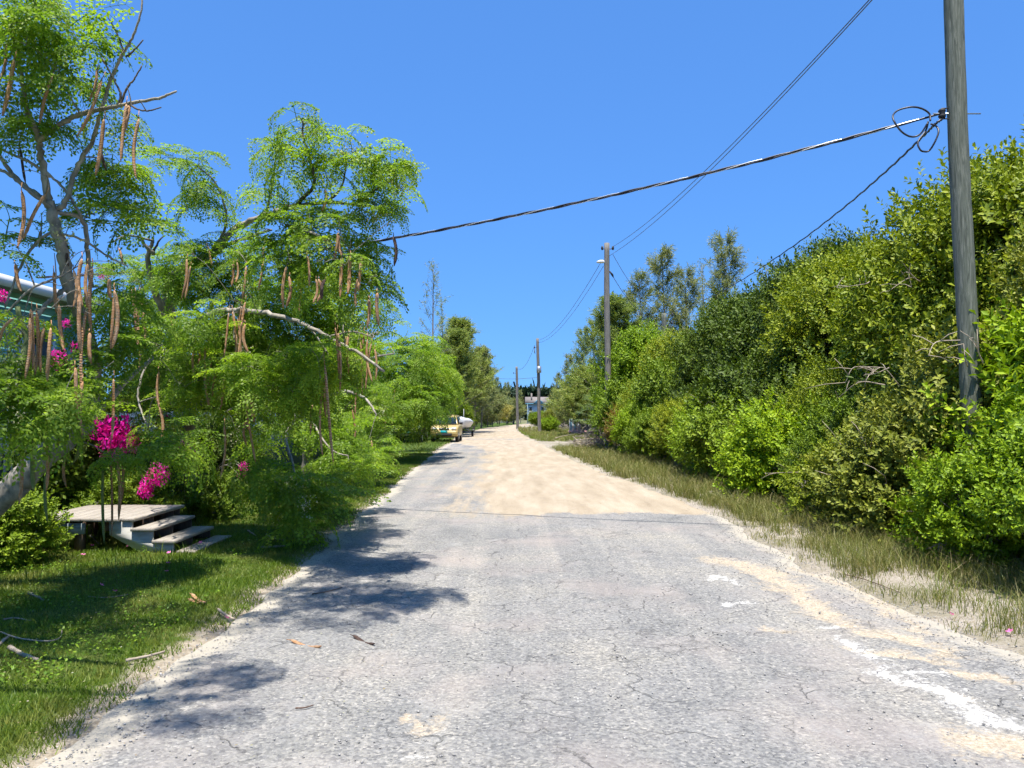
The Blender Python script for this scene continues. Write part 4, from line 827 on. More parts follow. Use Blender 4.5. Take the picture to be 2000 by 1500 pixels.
# ---- middle tree
bB = g(378, 992); yB = bB.y
limbsB = [
 ([Vector((bB.x,yB,-.1)), (372,940,yB-.2), (362,880,yB-.6), (372,800,yB-1.5), (352,720,10.4), (355,650,9.6)], .13, .075, 'bark_grey'),
 ([(355,650,9.6), (385,625,9.3), (425,608,9.1), (470,606,8.9), (530,614,8.7), (590,632,8.5), (640,658,8.4), (700,690,8.3), (750,725,8.2)], .042, .014, 'bark_pale'),
 ([(456,607,8.95), (457,632,8.9), (458,668,8.9)], .016, .012, 'bark_pale'),
 ([(352,720,10.4), (335,640,10.2), (330,560,10), (360,520,9.9), (410,497,9.8), (440,463,9.7), (475,438,9.7), (520,420,9.125), (570,405,7.5375)], .075, .030, 'bark_pale'),
 ([(405,510,9.8), (440,480,9.7), (490,462,9.6), (530,448,8.5875)], .03, .014, 'bark_pale'),
 ([(520,420,9.125), (530,370,8.7875), (537,320,8.65125), (540,290,8.55)], .018, .008, 'bark_grey'),
 ([(570,405,7.5375), (612,365,7.2), (605,310,7.2), (592,265,7.2), (592,235,7.2)], .022, .007, 'bark_dark'),
 ([(570,405,7.5375), (640,395,7.2), (690,400,7.2), (740,405,7.2)], .022, .008, 'bark_grey'),
 ([(640,395,7.2), (668,362,7.2), (678,310,7.2)], .014, .006, 'bark_dark'),
 ([(690,400,7.2), (735,370,7.2), (770,350,7.3)], .012, .005, 'bark_dark'),
 ([(335,640,10.2), (300,560,9.8), (290,500,9.6), (300,470,9.5)], .05, .02, 'bark_pale'),
 ([(410,497,9.8), (440,445,9.6), (436,390,9.5), (415,350,9.5), (385,325,9.5)], .022, .008, 'bark_grey'),
 ([(300,470,9.5), (250,460,9.2), (215,475,9)], .016, .007, 'bark_grey'),
 ([(300,495,9.5), (282,478,9.4), (275,462,9.4)], .03, .012, 'bark_pale'), ([(300,490,9.5), (310,472,9.4), (318,462,9.4)], .018, .008, 'bark_dark'),
 ([(560,440,7.675), (620,460,7), (660,490,7), (690,510,7)], .018, .007, 'bark_pale'),
 ([(355,650,9.6), (300,690,9.4), (270,760,9.2), (275,800,9.1), (290,835,9)], .018, .008, 'bark_pale'),
 ([(640,658,8.4), (690,648,8.4), (730,660,8.4)], .012, .006, 'bark_grey'),
 ([(372,800,yB-1.5), (430,760,10.5), (480,720,10.2)], .04, .016, 'bark_pale'),
 ([(600,632,8.5), (640,690,8.5), (652,720,8.5)], .012, .006, 'bark_pale'),
]
blobsB = [(345,325,60,35,9.5,4), (400,370,32,50,9.5,2), (360,400,40,40,9.5,2), (595,265,55,32,7.2,3), (535,325,45,45,8.71875,3), (610,330,45,50,7.2,3), (690,330,55,42,7.2,4), (765,385,38,55,7.3,5), (730,440,60,55,7.2,5),
 (570,430,70,45,7.4375,5), (640,470,70,60,7.1,6), (560,530,70,60,7.675,10), (480,520,70,60,9.6,9), (700,540,65,60,7.1,10), (390,560,75,55,9.6,16), (300,560,75,45,10.9,12), (250,530,50,45,10.7,4), (470,610,85,60,9.5,18), (590,610,80,60,9.4,18), (690,640,65,55,9.6,14), (290,640,75,60,10.8,16), (400,700,90,60,9.3,22), (530,710,85,60,9.4,21), (640,720,70,60,9.2,16), (290,730,65,60,10.7,12), (380,770,70,40,9.2,10), (500,790,75,40,9.5,10), (310,810,45,45,10.6,5), (430,830,55,30,9.3,4), (350,480,70,35,9.5,4), (240,600,60,50,10.6,7), (260,700,60,60,10.6,8), (360,650,60,50,8.6,8), (470,760,70,50,8.4,9), (560,790,60,50,8.6,8), (340,845,60,30,10.6,5), (610,720,60,50,8.2,8), (690,700,50,50,8.8,7)]
podsB = [(660,455,652,506,6.8,PD),(668,500,664,582,6.8,PD),(684,500,679,575,6.8,PD),(662,460,668,500,6.8,PD),(655,640,661,740,8.1,PD),(660,650,664,765,8.1,PD),(634,712,651,905,7.9,PD),(628,770,630,890,8.4,PD),(737,572,740,636,6.7,PD),(720,585,717,640,6.7,PD),(768,462,770,520,6.9,PK),(617,545,611,592,6.6,PD),(622,545,619,590,6.6,PD),(635,545,628,585,6.6,PK),(560,520,553,602,7.125,PD),(565,540,558,600,6.96875,PD),(515,480,504,568,8.63125,PD),(481,520,474,588,9,PD),(456,515,452,560,9.1,PD),(463,512,460,552,9.1,PD),(382,655,380,742,8.9,PD),(278,602,283,682,8.7,PD),(284,610,287,650,8.7,PD),(268,640,270,675,8.7,PD),(272,690,264,735,8.7,PD),(310,725,312,800,8.6,PD),(388,660,385,720,8.9,PD),(600,500,604,560,6.7,PD),(635,370,629,412,7,PD),(706,510,700,570,6.8,PD),(436,740,430,800,8.8,PD),(438,830,430,935,8.9,PD),(485,825,499,902,8.8,PD),(480,822,482,870,8.8,PD),(698,545,695,600,6.8,PD),(232,485,240,515,8.9,PD),(405,480,414,520,9.3,PD),(365,506,354,585,8.47,PD),(372,520,361,584,8.52,PD),(632,749,637,816,8.42,PD),(401,674,403,771,8.60,PD),(408,675,407,753,8.86,PD),(674,656,681,730,8.61,PD),(681,653,682,720,8.40,PD),(399,739,409,795,8.69,PD),(593,525,585,613,8.47,PD),(424,725,414,776,8.44,PD),(431,723,432,780,8.50,PD),(336,633,345,687,8.88,PD),(258,578,266,674,8.35,PD),(265,574,273,661,8.45,PD),(272,574,264,671,8.52,PD),(472,598,470,676,8.85,PD),(479,590,469,693,8.66,PD),(725,671,714,761,8.48,PD),(732,682,734,743,8.42,PD),(465,633,472,708,8.60,PD),(472,629,465,694,8.42,PD),(479,633,486,692,8.33,PD),(704,668,707,770,8.73,PD),(711,653,708,755,8.86,PD),(718,662,727,746,8.48,PD),(480,768,483,840,8.46,PD),(487,774,496,825,8.88,PD),(494,775,497,824,8.84,PD),(312,795,315,871,8.58,PD),(447,611,436,705,8.37,PD),(454,609,460,705,8.63,PD)]
flB = [(600,240,7.1),(612,262,7.1),(665,298,7.1),(697,298,7.1),(770,360,7.2),(788,372,7.2),(738,430,7.1),(700,318,7.1),(540,760,8.8),(530,805,8.6),(550,815,8.6),(460,840,9),(420,735,8.8),(480,690,8.8),(560,690,8.8),(320,690,8.8),(345,745,8.7),(470,560,9)]
moringa('middle moringa tree with arching white branch and drooping feathery crown', bB, limbsB, blobsB, podsB, flB, .88, 5)

# ---- farther trees in a row along the lawn
bC = Vector((-4.5, 16.5, 0))
limbsC = [
 ([Vector((-4.5,16.5,-.1)), (600,900,16.4), (615,800,16), (640,720,15.6), (690,670,15.5), (740,650,16)], .12, .04, 'bark_grey'),
 ([(615,800,16), (650,770,15), (680,765,14), (715,780,13.5), (735,810,13.2)], .05, .014, 'bark_pale'),
 ([(640,720,15.6), (720,700,16.5), (770,690,18)], .04, .012, 'bark_grey'),
 ([(650,770,15), (600,790,12.5), (560,840,10.8), (570,900,9.8), (580,950,9.4)], .03, .010, 'bark_pale'),
 ([(600,790,12.5), (620,840,11.4), (650,880,11), (680,890,10.8)], .02, .008, 'bark_pale'),
]
blobsC = [(680,715,60,50,17.2,17), (725,700,50,45,19.7,17), (690,790,60,40,16.7,13), (735,800,45,40,19.2,13), (690,850,55,30,15.2,10), (725,870,38,26,17.2,6), (655,890,45,26,11.6,8), (640,840,50,35,12,8), (600,780,60,40,12,9), (530,945,60,20,9.4,7), (575,980,45,16,9.1,5), (630,990,34,12,9.6,4), (592,1040,14,8,8.9,2), (665,930,50,20,10.8,7), (720,905,34,20,12.5,5), (520,860,50,30,11,4)]
podsC = [(637,715,640,800,10.3,PD),(700,740,694,812,12.5,PD),(688,800,692,870,11.8,PD),(610,790,606,850,10.4,PD),(725,860,722,905,13,PD)]
flC = [(725,790,13.5),(745,800,15),(560,950,9),(690,840,12.2),(600,985,8.8)]
moringa('farther moringa tree with low leafy boughs near the grass stake', bC, limbsC, blobsC, podsC, flC, 1.15, 8)
bD = Vector((-5.6, 29, 0))
limbsD = [
 ([Vector((-5.6,29,-.1)), (712,850,29), (735,770,28.5), (775,710,28), (815,680,28)], .12, .04, 'bark_grey'),
 ([(735,770,28.5), (780,760,27.5), (830,760,28), (865,770,29)], .04, .014, 'bark_grey'),
 ([(775,710,28), (820,700,28.5), (860,690,30), (880,680,31)], .03, .012, 'bark_grey'),
]
blobsD = [(790,700,55,45,26,18), (840,690,38,35,30,14), (830,750,55,42,28,22), (775,775,60,45,25,16), (838,785,36,28,31,10), (826,812,20,18,34,7), (846,806,12,8,36,3), (795,830,45,28,27,12), (868,765,20,22,32,7), (780,745,60,40,26,12)]
flD = [(858,640,29),(873,655,30),(880,685,30),(870,720,30),(830,735,27),(850,745,28),(860,735,28),(835,765,27.5),(805,760,25.5)]
moringa('farthest moringa tree whose bright crown ends beside the parked SUV', bD, limbsD, blobsD, [(757,780,752,850,23,PD),(770,770,766,830,24,PD)], flD, 1.9, 9)
# slim stake under the low boughs
st = thing('garden_stake', 'thin dark upright stake in the grass under the low boughs', 'stake', g(637, 972))
q = g(637, 972); mb = MB(); mb.tube([q + Vector((0,0,-.1)), q + Vector((0,0,.45)), q + Vector((.01,0,.85))], .018, 8); part('shaft', mb, M['stick_dark'], st)

# ================================================================== BROADLEAF SHRUBS
def twig_template(n, L, W, ln, rnd):
    V = []; F = []
    for i in range(n):
        s = (i+1)/n; a_ = i*2.4 + rnd.normal(0, .2); el = .35 + .75*s*s; o = np.array((0, 0, ln*s))
        d = np.array((math.cos(a_)*math.cos(el), math.sin(a_)*math.cos(el), math.sin(el))); d += rnd.normal(0, .12, 3); d /= np.linalg.norm(d)
        w_ = np.cross(d, (0, 0, 1)); w_ /= np.linalg.norm(w_); nn = np.cross(w_, d); l = L*rnd.uniform(.7, 1.15); k = len(V)
        V += [o, o+d*l*.5+w_*W/2+nn*l*.07, o+d*l-np.array((0,0,.12*l)), o+d*l*.5-w_*W/2+nn*l*.07]; F += [(k, k+1, k+2), (k, k+2, k+3)]
    return np.array(V), np.array(F)
def crown_mesh(seed, rad, zc, nl, per_m2, leaf, ln, nleaf=11, flat=1.0):
    rnd = np.random.default_rng(seed); lobes = []
    for i in range(nl):
        a_ = rnd.uniform(0, 6.283); u = rnd.uniform(-.6, 1); rr_ = rnd.uniform(.3, .95)
        lobes.append((np.array((math.cos(a_)*math.sqrt(1-u*u*.8)*rr_*rad[0], math.sin(a_)*math.sqrt(1-u*u*.8)*rr_*rad[1], zc + u*rad[2]*.68)), rnd.uniform(.24, .5)*min(rad)))
    P = []; D = []; sh = .55*(leaf[0] + ln)
    for c, r in lobes:
        m = int(4*math.pi*r*r*per_m2); ns = max(5, int(m/26)); sd = rnd.normal(0, 1, (ns, 3)); sd /= np.linalg.norm(sd, axis=1)[:, None]; sk = rnd.uniform(.74, 1.28, ns)
        ch_ = rnd.integers(0, ns, m); d = sd[ch_]; p = c + d*(r*sk[ch_])[:, None]*np.array((1, 1, flat)) + rnd.normal(0, sh, (m, 3)); ins = np.zeros(m, bool); d = d + .6*(p-c)/(r+1e-6)
        d /= np.linalg.norm(d, axis=1)[:, None]
        for c2, r2 in lobes:
            if c2 is not c: ins |= np.linalg.norm(p-c2, axis=1) < r2*.66
        keep = ~(ins & (rnd.uniform(0, 1, m) > .15)) & (p[:, 2] > .08); P.append(p[keep]); D.append(d[keep])
    P = np.concatenate(P); D = np.concatenate(D)*.8 + np.array((0, 0, .55)) + rnd.normal(0, .35, P.shape); D /= np.linalg.norm(D, axis=1)[:, None]
    tmpl = [twig_template(nleaf, leaf[0], leaf[1], ln, rnd) for _ in range(5)]
    ref = np.where(np.abs(D[:, 2:3]) < .9, np.array((0, 0, 1.)), np.array((1., 0, 0))); A_ = np.cross(ref, D); A_ /= np.linalg.norm(A_, axis=1)[:, None]; B_ = np.cross(D, A_)
    an = rnd.uniform(0, 6.283, len(P)); A2 = A_*np.cos(an)[:, None] + B_*np.sin(an)[:, None]; B2 = np.cross(D, A2); mb = MB(); ch = rnd.integers(0, 5, len(P)); sc = rnd.uniform(.75, 1.25, len(P))
    for k, (V, F) in enumerate(tmpl):
        s = ch == k; p, a_, b_, d_, q = P[s], A2[s], B2[s], D[s], sc[s]
        W_ = p[:, None, :] + q[:, None, None]*(V[None, :, 0:1]*a_[:, None, :] + V[None, :, 1:2]*b_[:, None, :] + V[None, :, 2:3]*d_[:, None, :])
        mb.add(W_.reshape(-1, 3), (F[None] + (np.arange(len(p))*len(V))[:, None, None]).reshape(-1, 3))
    br = MB(); 
    for c, r in lobes:
        b0 = np.array((rnd.normal(0, .08*rad[0]), rnd.normal(0, .08*rad[1]), -.15)); m = (b0+c)*.5 + rnd.normal(0, .1, 3)*rad[0]; r0 = .012 + .011*rad[2]
        Q = catmull([b0, m, c], 5); br.tube(Q, np.linspace(r0, r0*.45, len(Q)), 5, False)
        for _ in range(7):
            d = rnd.normal(0, 1, 3) + np.array((0, 0, .3)); d /= np.linalg.norm(d); e = c + d*r*rnd.uniform(.7, 1.08)
            Q = catmull([c, (c+e)/2 + rnd.normal(0, .06, 3)*r*2, e], 3); br.tube(Q, np.linspace(r0*.42, .003, len(Q)), 4, False)
    return mb.mesh('foliage', M['leaf_mid']), br.mesh('stems', M['bark_grey'], True)
CR = {}
CR['s0'] = crown_mesh(1, (.62,.62,.5), .5, 18, 330, (.055,.028), .13, 10)
CR['s1'] = crown_mesh(2, (.75,.7,.65), .62, 20, 260, (.07,.036), .16, 10)
CR['m0'] = crown_mesh(3, (1.15,1.1,1.05), 1.15, 17, 215, (.08,.04), .2, 10)
CR['m1'] = crown_mesh(4, (1.2,1.05,1.2), 1.3, 16, 165, (.105,.048), .24, 9)
CR['m2'] = crown_mesh(5, (1.1,1.2,1.0), 1.1, 17, 250, (.065,.026), .2, 12)
CR['l0'] = crown_mesh(6, (1.85,1.8,2.3), 2.9, 25, 140, (.115,.05), .28, 10)
CR['l1'] = crown_mesh(7, (1.7,1.9,2.1), 2.9, 26, 150, (.10,.042), .28, 11)
CR['l2'] = crown_mesh(8, (1.9,1.7,2.2), 2.8, 23, 120, (.14,.058), .30, 9)
def shrub(name, label, cat, x, y, var, s=1.0, leaf='leaf_mid', group=None, sz=None, bark='bark_grey', z=-.03):
    o = thing(name, label, cat, (x, y, z), group); o.scale = (s*random.uniform(.9,1.12), s*random.uniform(.9,1.12), s*random.uniform(.88,1.12)); o.rotation_euler = (0, 0, random.uniform(0, 6.28))
    f, b = CR[var]; a_ = link('crown' if var[0] == 'l' else 'foliage', f, o); omat(a_, M[leaf]); c = link('trunk' if var[0] == 'l' else 'stems', b, o); omat(c, M[bark]); return o
HG = 'hedge plants right of the road'
CN = dict(leaf_dark='dark green', leaf_mid='mid green', leaf_yel='yellow-green', leaf_olive='olive', leaf_bright='bright green', leaf_rust='rusty-tinged')
front = [  # X, Y, variant, scale, leaf : low row at the verge, nearest first
 (5.55,7.1,'m0',.8,'leaf_bright'), (4.85,8.15,'s0',.95,'leaf_bright'), (5.25,9.9,'s1',1.15,'leaf_olive'), (4.95,11.4,'s0',1.1,'leaf_yel'), (5.5,12.4,'m0',.72,'leaf_mid'), (5.1,14.2,'s1',1.2,'leaf_bright'),
 (5.5,15.8,'m2',.72,'leaf_olive'), (5.1,17.6,'s1',1.25,'leaf_mid'), (5.3,19.6,'m0',.8,'leaf_bright'), (5.0,22.0,'m2',.8,'leaf_yel'), (4.9,24.6,'m0',.8,'leaf_mid'), (4.75,27.5,'m1',.75,'leaf_bright'), (5.1,30.5,'m0',.85,'leaf_rust'), (5.5,34.0,'m2',.9,'leaf_yel')]
for i, (x, y, v_, s, lf) in enumerate(front):
    shrub('verge_shrub', f'{ORD[i]} low shrub from the near end of the verge row, {CN[lf]} leaves', 'shrub', x, y, v_, s, lf, HG)
mid = [(6.6,8.3,'m1',1.05,'leaf_bright'), (6.3,10.2,'m0',1.1,'leaf_olive'), (6.7,12.0,'m1',1.1,'leaf_dark'), (6.4,14.0,'m2',1.15,'leaf_yel'), (6.6,16.2,'m0',1.15,'leaf_dark'), (6.4,18.6,'m1',1.1,'leaf_dark'), (6.4,21.0,'m2',1.25,'leaf_mid'), (6.2,23.6,'m0',1.25,'leaf_dark'), (5.9,26.4,'m1',1.2,'leaf_mid'), (5.7,29.3,'m2',1.3,'leaf_yel'), (5.6,32.5,'m0',1.35,'leaf_mid'), (6.9,37.0,'m1',1.4,'leaf_dark')]
for i, (x, y, v_, s, lf) in enumerate(mid):
    shrub('hedge_shrub', f'{ORD[i]} shrub from the near end of the shoulder-high second hedge row, {CN[lf]}', 'shrub', x, y, v_, s, lf, HG)
back = [(7.9,9.2,'l1',.88,'leaf_olive'), (7.7,11.6,'l0',.92,'leaf_yel'), (8.1,13.9,'l2',.94,'leaf_mid'), (7.8,16.3,'l1',.98,'leaf_yel'), (7.9,18.8,'l0',.95,'leaf_dark'), (7.7,21.4,'l2',1.0,'leaf_dark'), (7.5,24.0,'l0',.98,'leaf_dark'), (7.6,27.0,'l1',.84,'leaf_mid'), (7.0,30.5,'l0',.82,'leaf_yel'), (6.2,33.8,'l2',.95,'leaf_bright'), (9.6,10.5,'l0',1.0,'leaf_mid'), (9.8,15.0,'l2',1.0,'leaf_mid')]
for i, (x, y, v_, s, lf) in enumerate(back):
    shrub('hedge_tree', f'{ORD[i]} tree from the near end of the tall hedge backdrop, {CN[lf]} crown' if i < 10 else f'{["nearer","farther"][i-10]} mid green tree hidden behind the tall hedge backdrop', 'tree', x, y, v_, s, lf, HG)
def bare_twigs(root, c, n, seed):
    rnd = random.Random(seed); mb = MB()
    for _ in range(n):
        p = Vector(c) + Vector((rnd.gauss(0, .25), rnd.gauss(0, .3), rnd.gauss(0, .12))); d = Vector((-rnd.uniform(.2, 1), rnd.gauss(-.35, .5), rnd.gauss(.15, .35))).normalized(); L = rnd.uniform(.3, .7)
        Q = catmull([p, p + d*L*.5 + Vector((0, 0, rnd.gauss(.05, .06))), p + d*L + Vector((rnd.gauss(0, .1), rnd.gauss(0, .1), rnd.gauss(0, .12)))], 5); mb.tube(Q, np.linspace(.008, .003, len(Q)), 5)
        for q in Q[4::2]: e = q + Vector((rnd.gauss(-.1, .15), rnd.gauss(0, .2), rnd.gauss(.05, .12))); mb.tube([q, q.lerp(e, .5) + Vector((0, 0, .02)), e], [.005, .004, .0025], 4)
    mb.V = [v @ np.eye(3) for v in mb.V]; o = thing('bare_branches', root, 'branches', c, 'bare branches in the hedge'); part('twigs', mb, M['stick'], o)['kind'] = 'stuff'
for i_, (lb, px, py, dd, n) in enumerate([('tangle of bare pale twigs left of the near pole in the hedge', 1720, 745, 9.6, 12), ('bare pale twigs low in the hedge right of the grass stalks', 1770, 955, 9.2, 8), ('small bare twigs high in the hedge beyond the near pole', 1770, 560, 10.6, 6), ('bare grey twigs half way along the hedge', 1430, 790, 17.5, 8), ('bare twigs near the road foot of the hedge', 1640, 935, 10.6, 8), ('dry twigs beside the near pole base', 1935, 700, 7.6, 6)]):
    bare_twigs(lb, at(px, py, dd + .25), max(3, int(n*.4)), 70+i_)
# shrubs beyond the drive on the right, and on the left
far_r = [(8.0,66,'m0',1.3,'leaf_dark','dark green shrub behind the palmettos'), (8.2,58,'l2',.8,'leaf_dark','dark rounded tree behind the palmettos'), (8.6,64,'l0',.9,'leaf_mid','mid green tree behind the painted cart'), (3.5,73,'s1',1.0,'leaf_bright','small bright shrub beside the painted cart'), (4.6,88,'m2',1.0,'leaf_olive','olive shrub behind the transformer pole'), (3.6,100,'m0',1.0,'leaf_mid','shrub right of the transformer pole in the distance'), (3.8,118,'m2',1.0,'leaf_olive','low olive shrub beyond the grass island'), (4.6,122,'m1',.72,'leaf_mid','rounded shrub in front of the distant blue house'), (8,125,'m1',1.4,'leaf_olive','olive shrub right of the distant blue house'), (4.6,135,'m0',.75,'leaf_mid','shrub just under the distant blue house'), (6.3,134,'m2',.85,'leaf_mid','wide shrub below the distant house windows'), (-.8,146,'m2',1.1,'leaf_yel','yellowish shrub behind the farthest pole')]
for x, y, v_, s, lf, lb in far_r: shrub('shrub', lb, 'shrub', x, y, v_, s, lf, 'shrubs beyond the side drive')
far_l = [(-5.6,76,'m2',1.0,'leaf_olive','olive shrub at the foot of the tall left casuarinas'), (-5.4,95,'m0',1.1,'leaf_olive','olive shrub at the left road edge before the bend'), (-5.2,106,'m2',1.25,'leaf_yel','yellowish shrub at the left of the bend'), (-4.6,118,'m1',1.1,'leaf_yel','golden shrub at the bend below the white shed'), (-3.6,128,'m0',1.0,'leaf_olive','olive shrub just left of the far palm'), (-4.9,66,'m1',.95,'leaf_mid','leafy green shrub at the road edge behind the boat'), (-6.2,50,'m0',1.1,'leaf_dark','dark shrub behind the parked cars'), (-7.8,42,'l0',.7,'leaf_mid','leafy tree above the dark hidden car'), (-6.8,33,'m1',1.3,'leaf_mid','green shrub past the fence end'), (-5.4,84,'m2',1.3,'leaf_dark','dark shrub under the dense left casuarinas')]
for x, y, v_, s, lf, lb in far_l: shrub('shrub', lb, 'shrub', x, y, v_, s, lf, 'shrubs on the left side')
for i, (x, y, v_, s, lf) in enumerate([(-8.0,12.5,'m1',1.0,'leaf_dark'), (-8.1,18.6,'l0',.62,'leaf_dark'), (-8.0,21.8,'l2',.68,'leaf_mid'), (-7.8,26,'l1',.8,'leaf_mid'), (-7.6,30,'l0',.78,'leaf_dark')]):
    shrub('garden_shrub', f'{ORD[i]} leafy shrub from the near end behind the blue fence', 'shrub', x, y, v_, s, lf, 'shrubs behind the fence')
shrub('garden_shrub', 'leafy green shrub in front of the deck at the left edge', 'shrub', -5.45, 8.0, 's1', .66, 'leaf_mid')
shrub('garden_shrub', 'small leafy shrub half out of frame left of the deck', 'shrub', -6.0, 8.4, 's0', .8, 'leaf_mid')
shrub('garden_shrub', 'small dark round-leaved plant growing behind the deck boards', 'shrub', -5.35, 10.55, 's0', .75, 'leaf_mid')
shrub('garden_shrub', 'low green plants at the foot of the middle moringa', 'shrub', -4.55, 11.6, 's0', .6, 'leaf_mid')

# ================================================================== BOUGAINVILLEA
BR = []
for k in range(3):
    rnd = np.random.default_rng(400+k); n = 190; P = rnd.normal(0, 1, (n, 3)); P *= (rnd.uniform(.2, 1, n)**.5/np.linalg.norm(P, axis=1))[:, None]*np.array((.17, .15, .16)); kp = rng; rng = rnd
    V, F = leafquads(P, rnd.uniform(.03, .05, n), .8); rng = kp; mb = MB(); mb.add(V, F); BR.append(mb.mesh('flower_cluster', M['magenta']))
def bougain(label, base, var, s, fl):
    o = shrub('bougainvillea', label, 'shrub', base[0], base[1], var, s, 'leaf_dark', 'bougainvilleas by the fence'); o.rotation_euler = (0, 0, 0); o.scale = (s, s, s)
    for (px, py, d, sc) in fl:
        p = at(px, py, d); b = link('flower_cluster', random.choice(BR), o, Vector(((p.x-o.location.x)/s, (p.y-o.location.y)/s, (p.z-o.location.z)/s))); b.scale = (1.3*sc/s,)*3; b.rotation_euler = (random.uniform(-.5,.5), random.uniform(-.5,.5), random.uniform(0, 6.28)); stuff(b)
        mb = MB(); f = Vector((o.location.x + random.uniform(-.1,.1), o.location.y, .3)); Q = catmull([f, f.lerp(p, .6) + Vector((0,0,.25)), p], 5); mb.tube(Q, .006, 4, False)
        V = mb.V; mb.V = [(v - np.array(o.location))/s for v in V]; link('cane', mb.mesh('cane', M['bark_grey']), o)
bougain('bougainvillea with the largest magenta flower mass behind the deck', (-6.05, 11.4), 'm0', .62, [(190,838,10.6,.85),(228,845,10.5,1.15),(245,860,10.5,1.0),(215,875,10.6,.8),(205,835,10.7,.9),(312,925,10.2,.72),(300,930,10.2,.5),(288,945,10.2,.5),(285,960,10.2,.5),(232,890,10.5,.5),(318,820,10.9,.6),(242,790,11.0,.35)])
bougain('bougainvillea with scattered magenta blooms by the turquoise wall', (-6.9, 11.0), 'm1', .8, [(118,706,9.9,.62),(112,712,9.9,.4),(140,718,9.9,.3),(122,688,9.9,.25),(108,690,9.9,.25),(130,632,10,.3),(105,776,9.8,.3),(6,578,9.6,.4),(150,680,9.9,.4),(275,655,10.4,.4)])
bougain('bougainvillea with small pink blooms farther along the fence', (-5.9, 14.6), 'm0', .7, [(478,912,12.4,.42),(486,924,12.4,.4),(360,870,12,.42),(375,874,12,.45),(470,930,12.4,.3),(340,868,12,.3),(200,540,12,.3)])

# ================================================================== CASUARINAS
def casuarina(seed, H, nb, dens, spread, needle):
    rnd = np.random.default_rng(seed); tr_ = MB(); nd = MB(); lean = rnd.normal(0, .02, 2)
    ax = lambda z: np.array((lean[0]*z + .06*math.sin(z*.7+seed), lean[1]*z, z)); P = [ax(z) for z in np.linspace(-.2, H, 14)]; tr_.tube(P, np.linspace(.012*H, .012, 14), 7)
    C = []; D = []
    for i in range(nb):
        z = H*((.02 if H < 5 else .12) + .9*(i/nb)**.9); L = spread*(1 - z/H)**.8*rnd.uniform(.6, 1.15) + .45; a_ = rnd.uniform(0, 6.283); el = rnd.uniform(.5, 1.05); Q = [ax(z)]; d = np.array((math.cos(a_)*math.cos(el), math.sin(a_)*math.cos(el), math.sin(el)))
        for k in range(6): d = d + np.array((0, 0, .05)) + rnd.normal(0, .06, 3); d /= np.linalg.norm(d); Q.append(Q[-1] + d*L/6)
        tr_.tube(Q, np.linspace(.008+.006*L, .004, 7), 4, False)
        for k in range(2, 7):
            m = rnd.poisson(dens)
            for _ in range(m):
                e = rnd.normal(0, 1, 3)*.55 + d + np.array((0, 0, .35)); e /= np.linalg.norm(e); l2 = rnd.uniform(.25, .6); s0 = Q[k]; 
                for q in range(4): C.append(s0 + e*l2*q/3); D.append(e)
    for z in np.linspace(H*.75, H, 12): C.append(ax(z)); D.append(np.array((0, 0, 1.)))
    C = np.array(C); D = np.array(D); m = needle; C = np.repeat(C, m, 0) + rnd.normal(0, .04, (len(C)*m, 3)); D = np.repeat(D, m, 0) + rnd.normal(0, .5, C.shape) + np.array((0, 0, .05)); D /= np.linalg.norm(D, axis=1)[:, None]
    ln = rnd.uniform(.16, .34, len(C))[:, None]; W = np.cross(D, rnd.normal(0, 1, C.shape)); W /= np.linalg.norm(W, axis=1)[:, None]
    mid_ = C + D*ln*.5; tip = C + D*ln + np.array((0, 0, -1))*ln*.28; V = np.stack([C, mid_+W*.016, tip, mid_-W*.016], 1).reshape(-1, 3); i = np.arange(len(C))*4; nd.add(V, np.stack([i, i+1, i+2, i+3], 1))
    return nd.mesh('crown', M['needle']), tr_.mesh('trunk', M['bark_grey'], True)
CS = {'thin': casuarina(1, 10, 34, .7, 1.3, 4), 'airy': casuarina(2, 10, 74, 1.9, 2.7, 5), 'airy2': casuarina(5, 10, 66, 1.9, 2.5, 5), 'dense': casuarina(3, 9, 105, 3.0, 3.3, 7), 'bush': casuarina(4, 4, 80, 2.6, 2.2, 7)}
def cas(label, px, topy, d, kind, leaf='needle', group='casuarina trees', sx=None):
    p = at(px, topy, d); H = {'bush': 4, 'dense': 9}.get(kind, 10); s = p.z/H; o = thing('casuarina_tree', label, 'tree', (p.x, d, -.02), group); q_ = (sx or s)*(1.35 if kind in ('bush', 'dense') else 1.0); o.scale = (q_, q_, s); o.rotation_euler = (0, 0, random.uniform(0, 6.28))
    a_ = link('crown', CS[kind][0], o); omat(a_, M[leaf]); link('trunk', CS[kind][1], o); return o
cas('thin bare-topped casuarina poking above the left trees', 843, 522, 56, 'thin', 'needle', sx=1.1)
cas('second slim casuarina just right of the thin bare-topped one', 868, 590, 60, 'thin', 'needle_dark')
for lb, px, ty, d, k, lf in [
 ('dense casuarina tallest in the left background', 905, 640, 70, 'dense', 'needle_dark'), ('dense casuarina directly behind the SUV', 878, 660, 62, 'dense', 'needle_dark'), ('dense casuarina just right of the tallest left one', 925, 690, 76, 'dense', 'needle'),
 ('casuarina sloping down toward the road bend', 940, 725, 95, 'dense', 'needle'), ('short casuarina left of the road bend', 952, 765, 106, 'bush', 'needle'), ('yellowish casuarina bush left of the far pole', 975, 785, 126, 'bush', 'needle_yel'), ('golden bushy casuarina at the bend', 962, 782, 114, 'bush', 'needle_yel'), ('hazy casuarina behind the golden bush', 990, 752, 135, 'airy', 'needle'), ('airy casuarina above the white shed', 972, 742, 140, 'airy2', 'needle'), ('airy casuarina right of the far pole', 1017, 766, 168, 'airy', 'needle'),
 ('rounded needle bush behind the far palm', 1003, 785, 140, 'bush', 'needle')]: cas(lb, px, ty, d, k, lf)
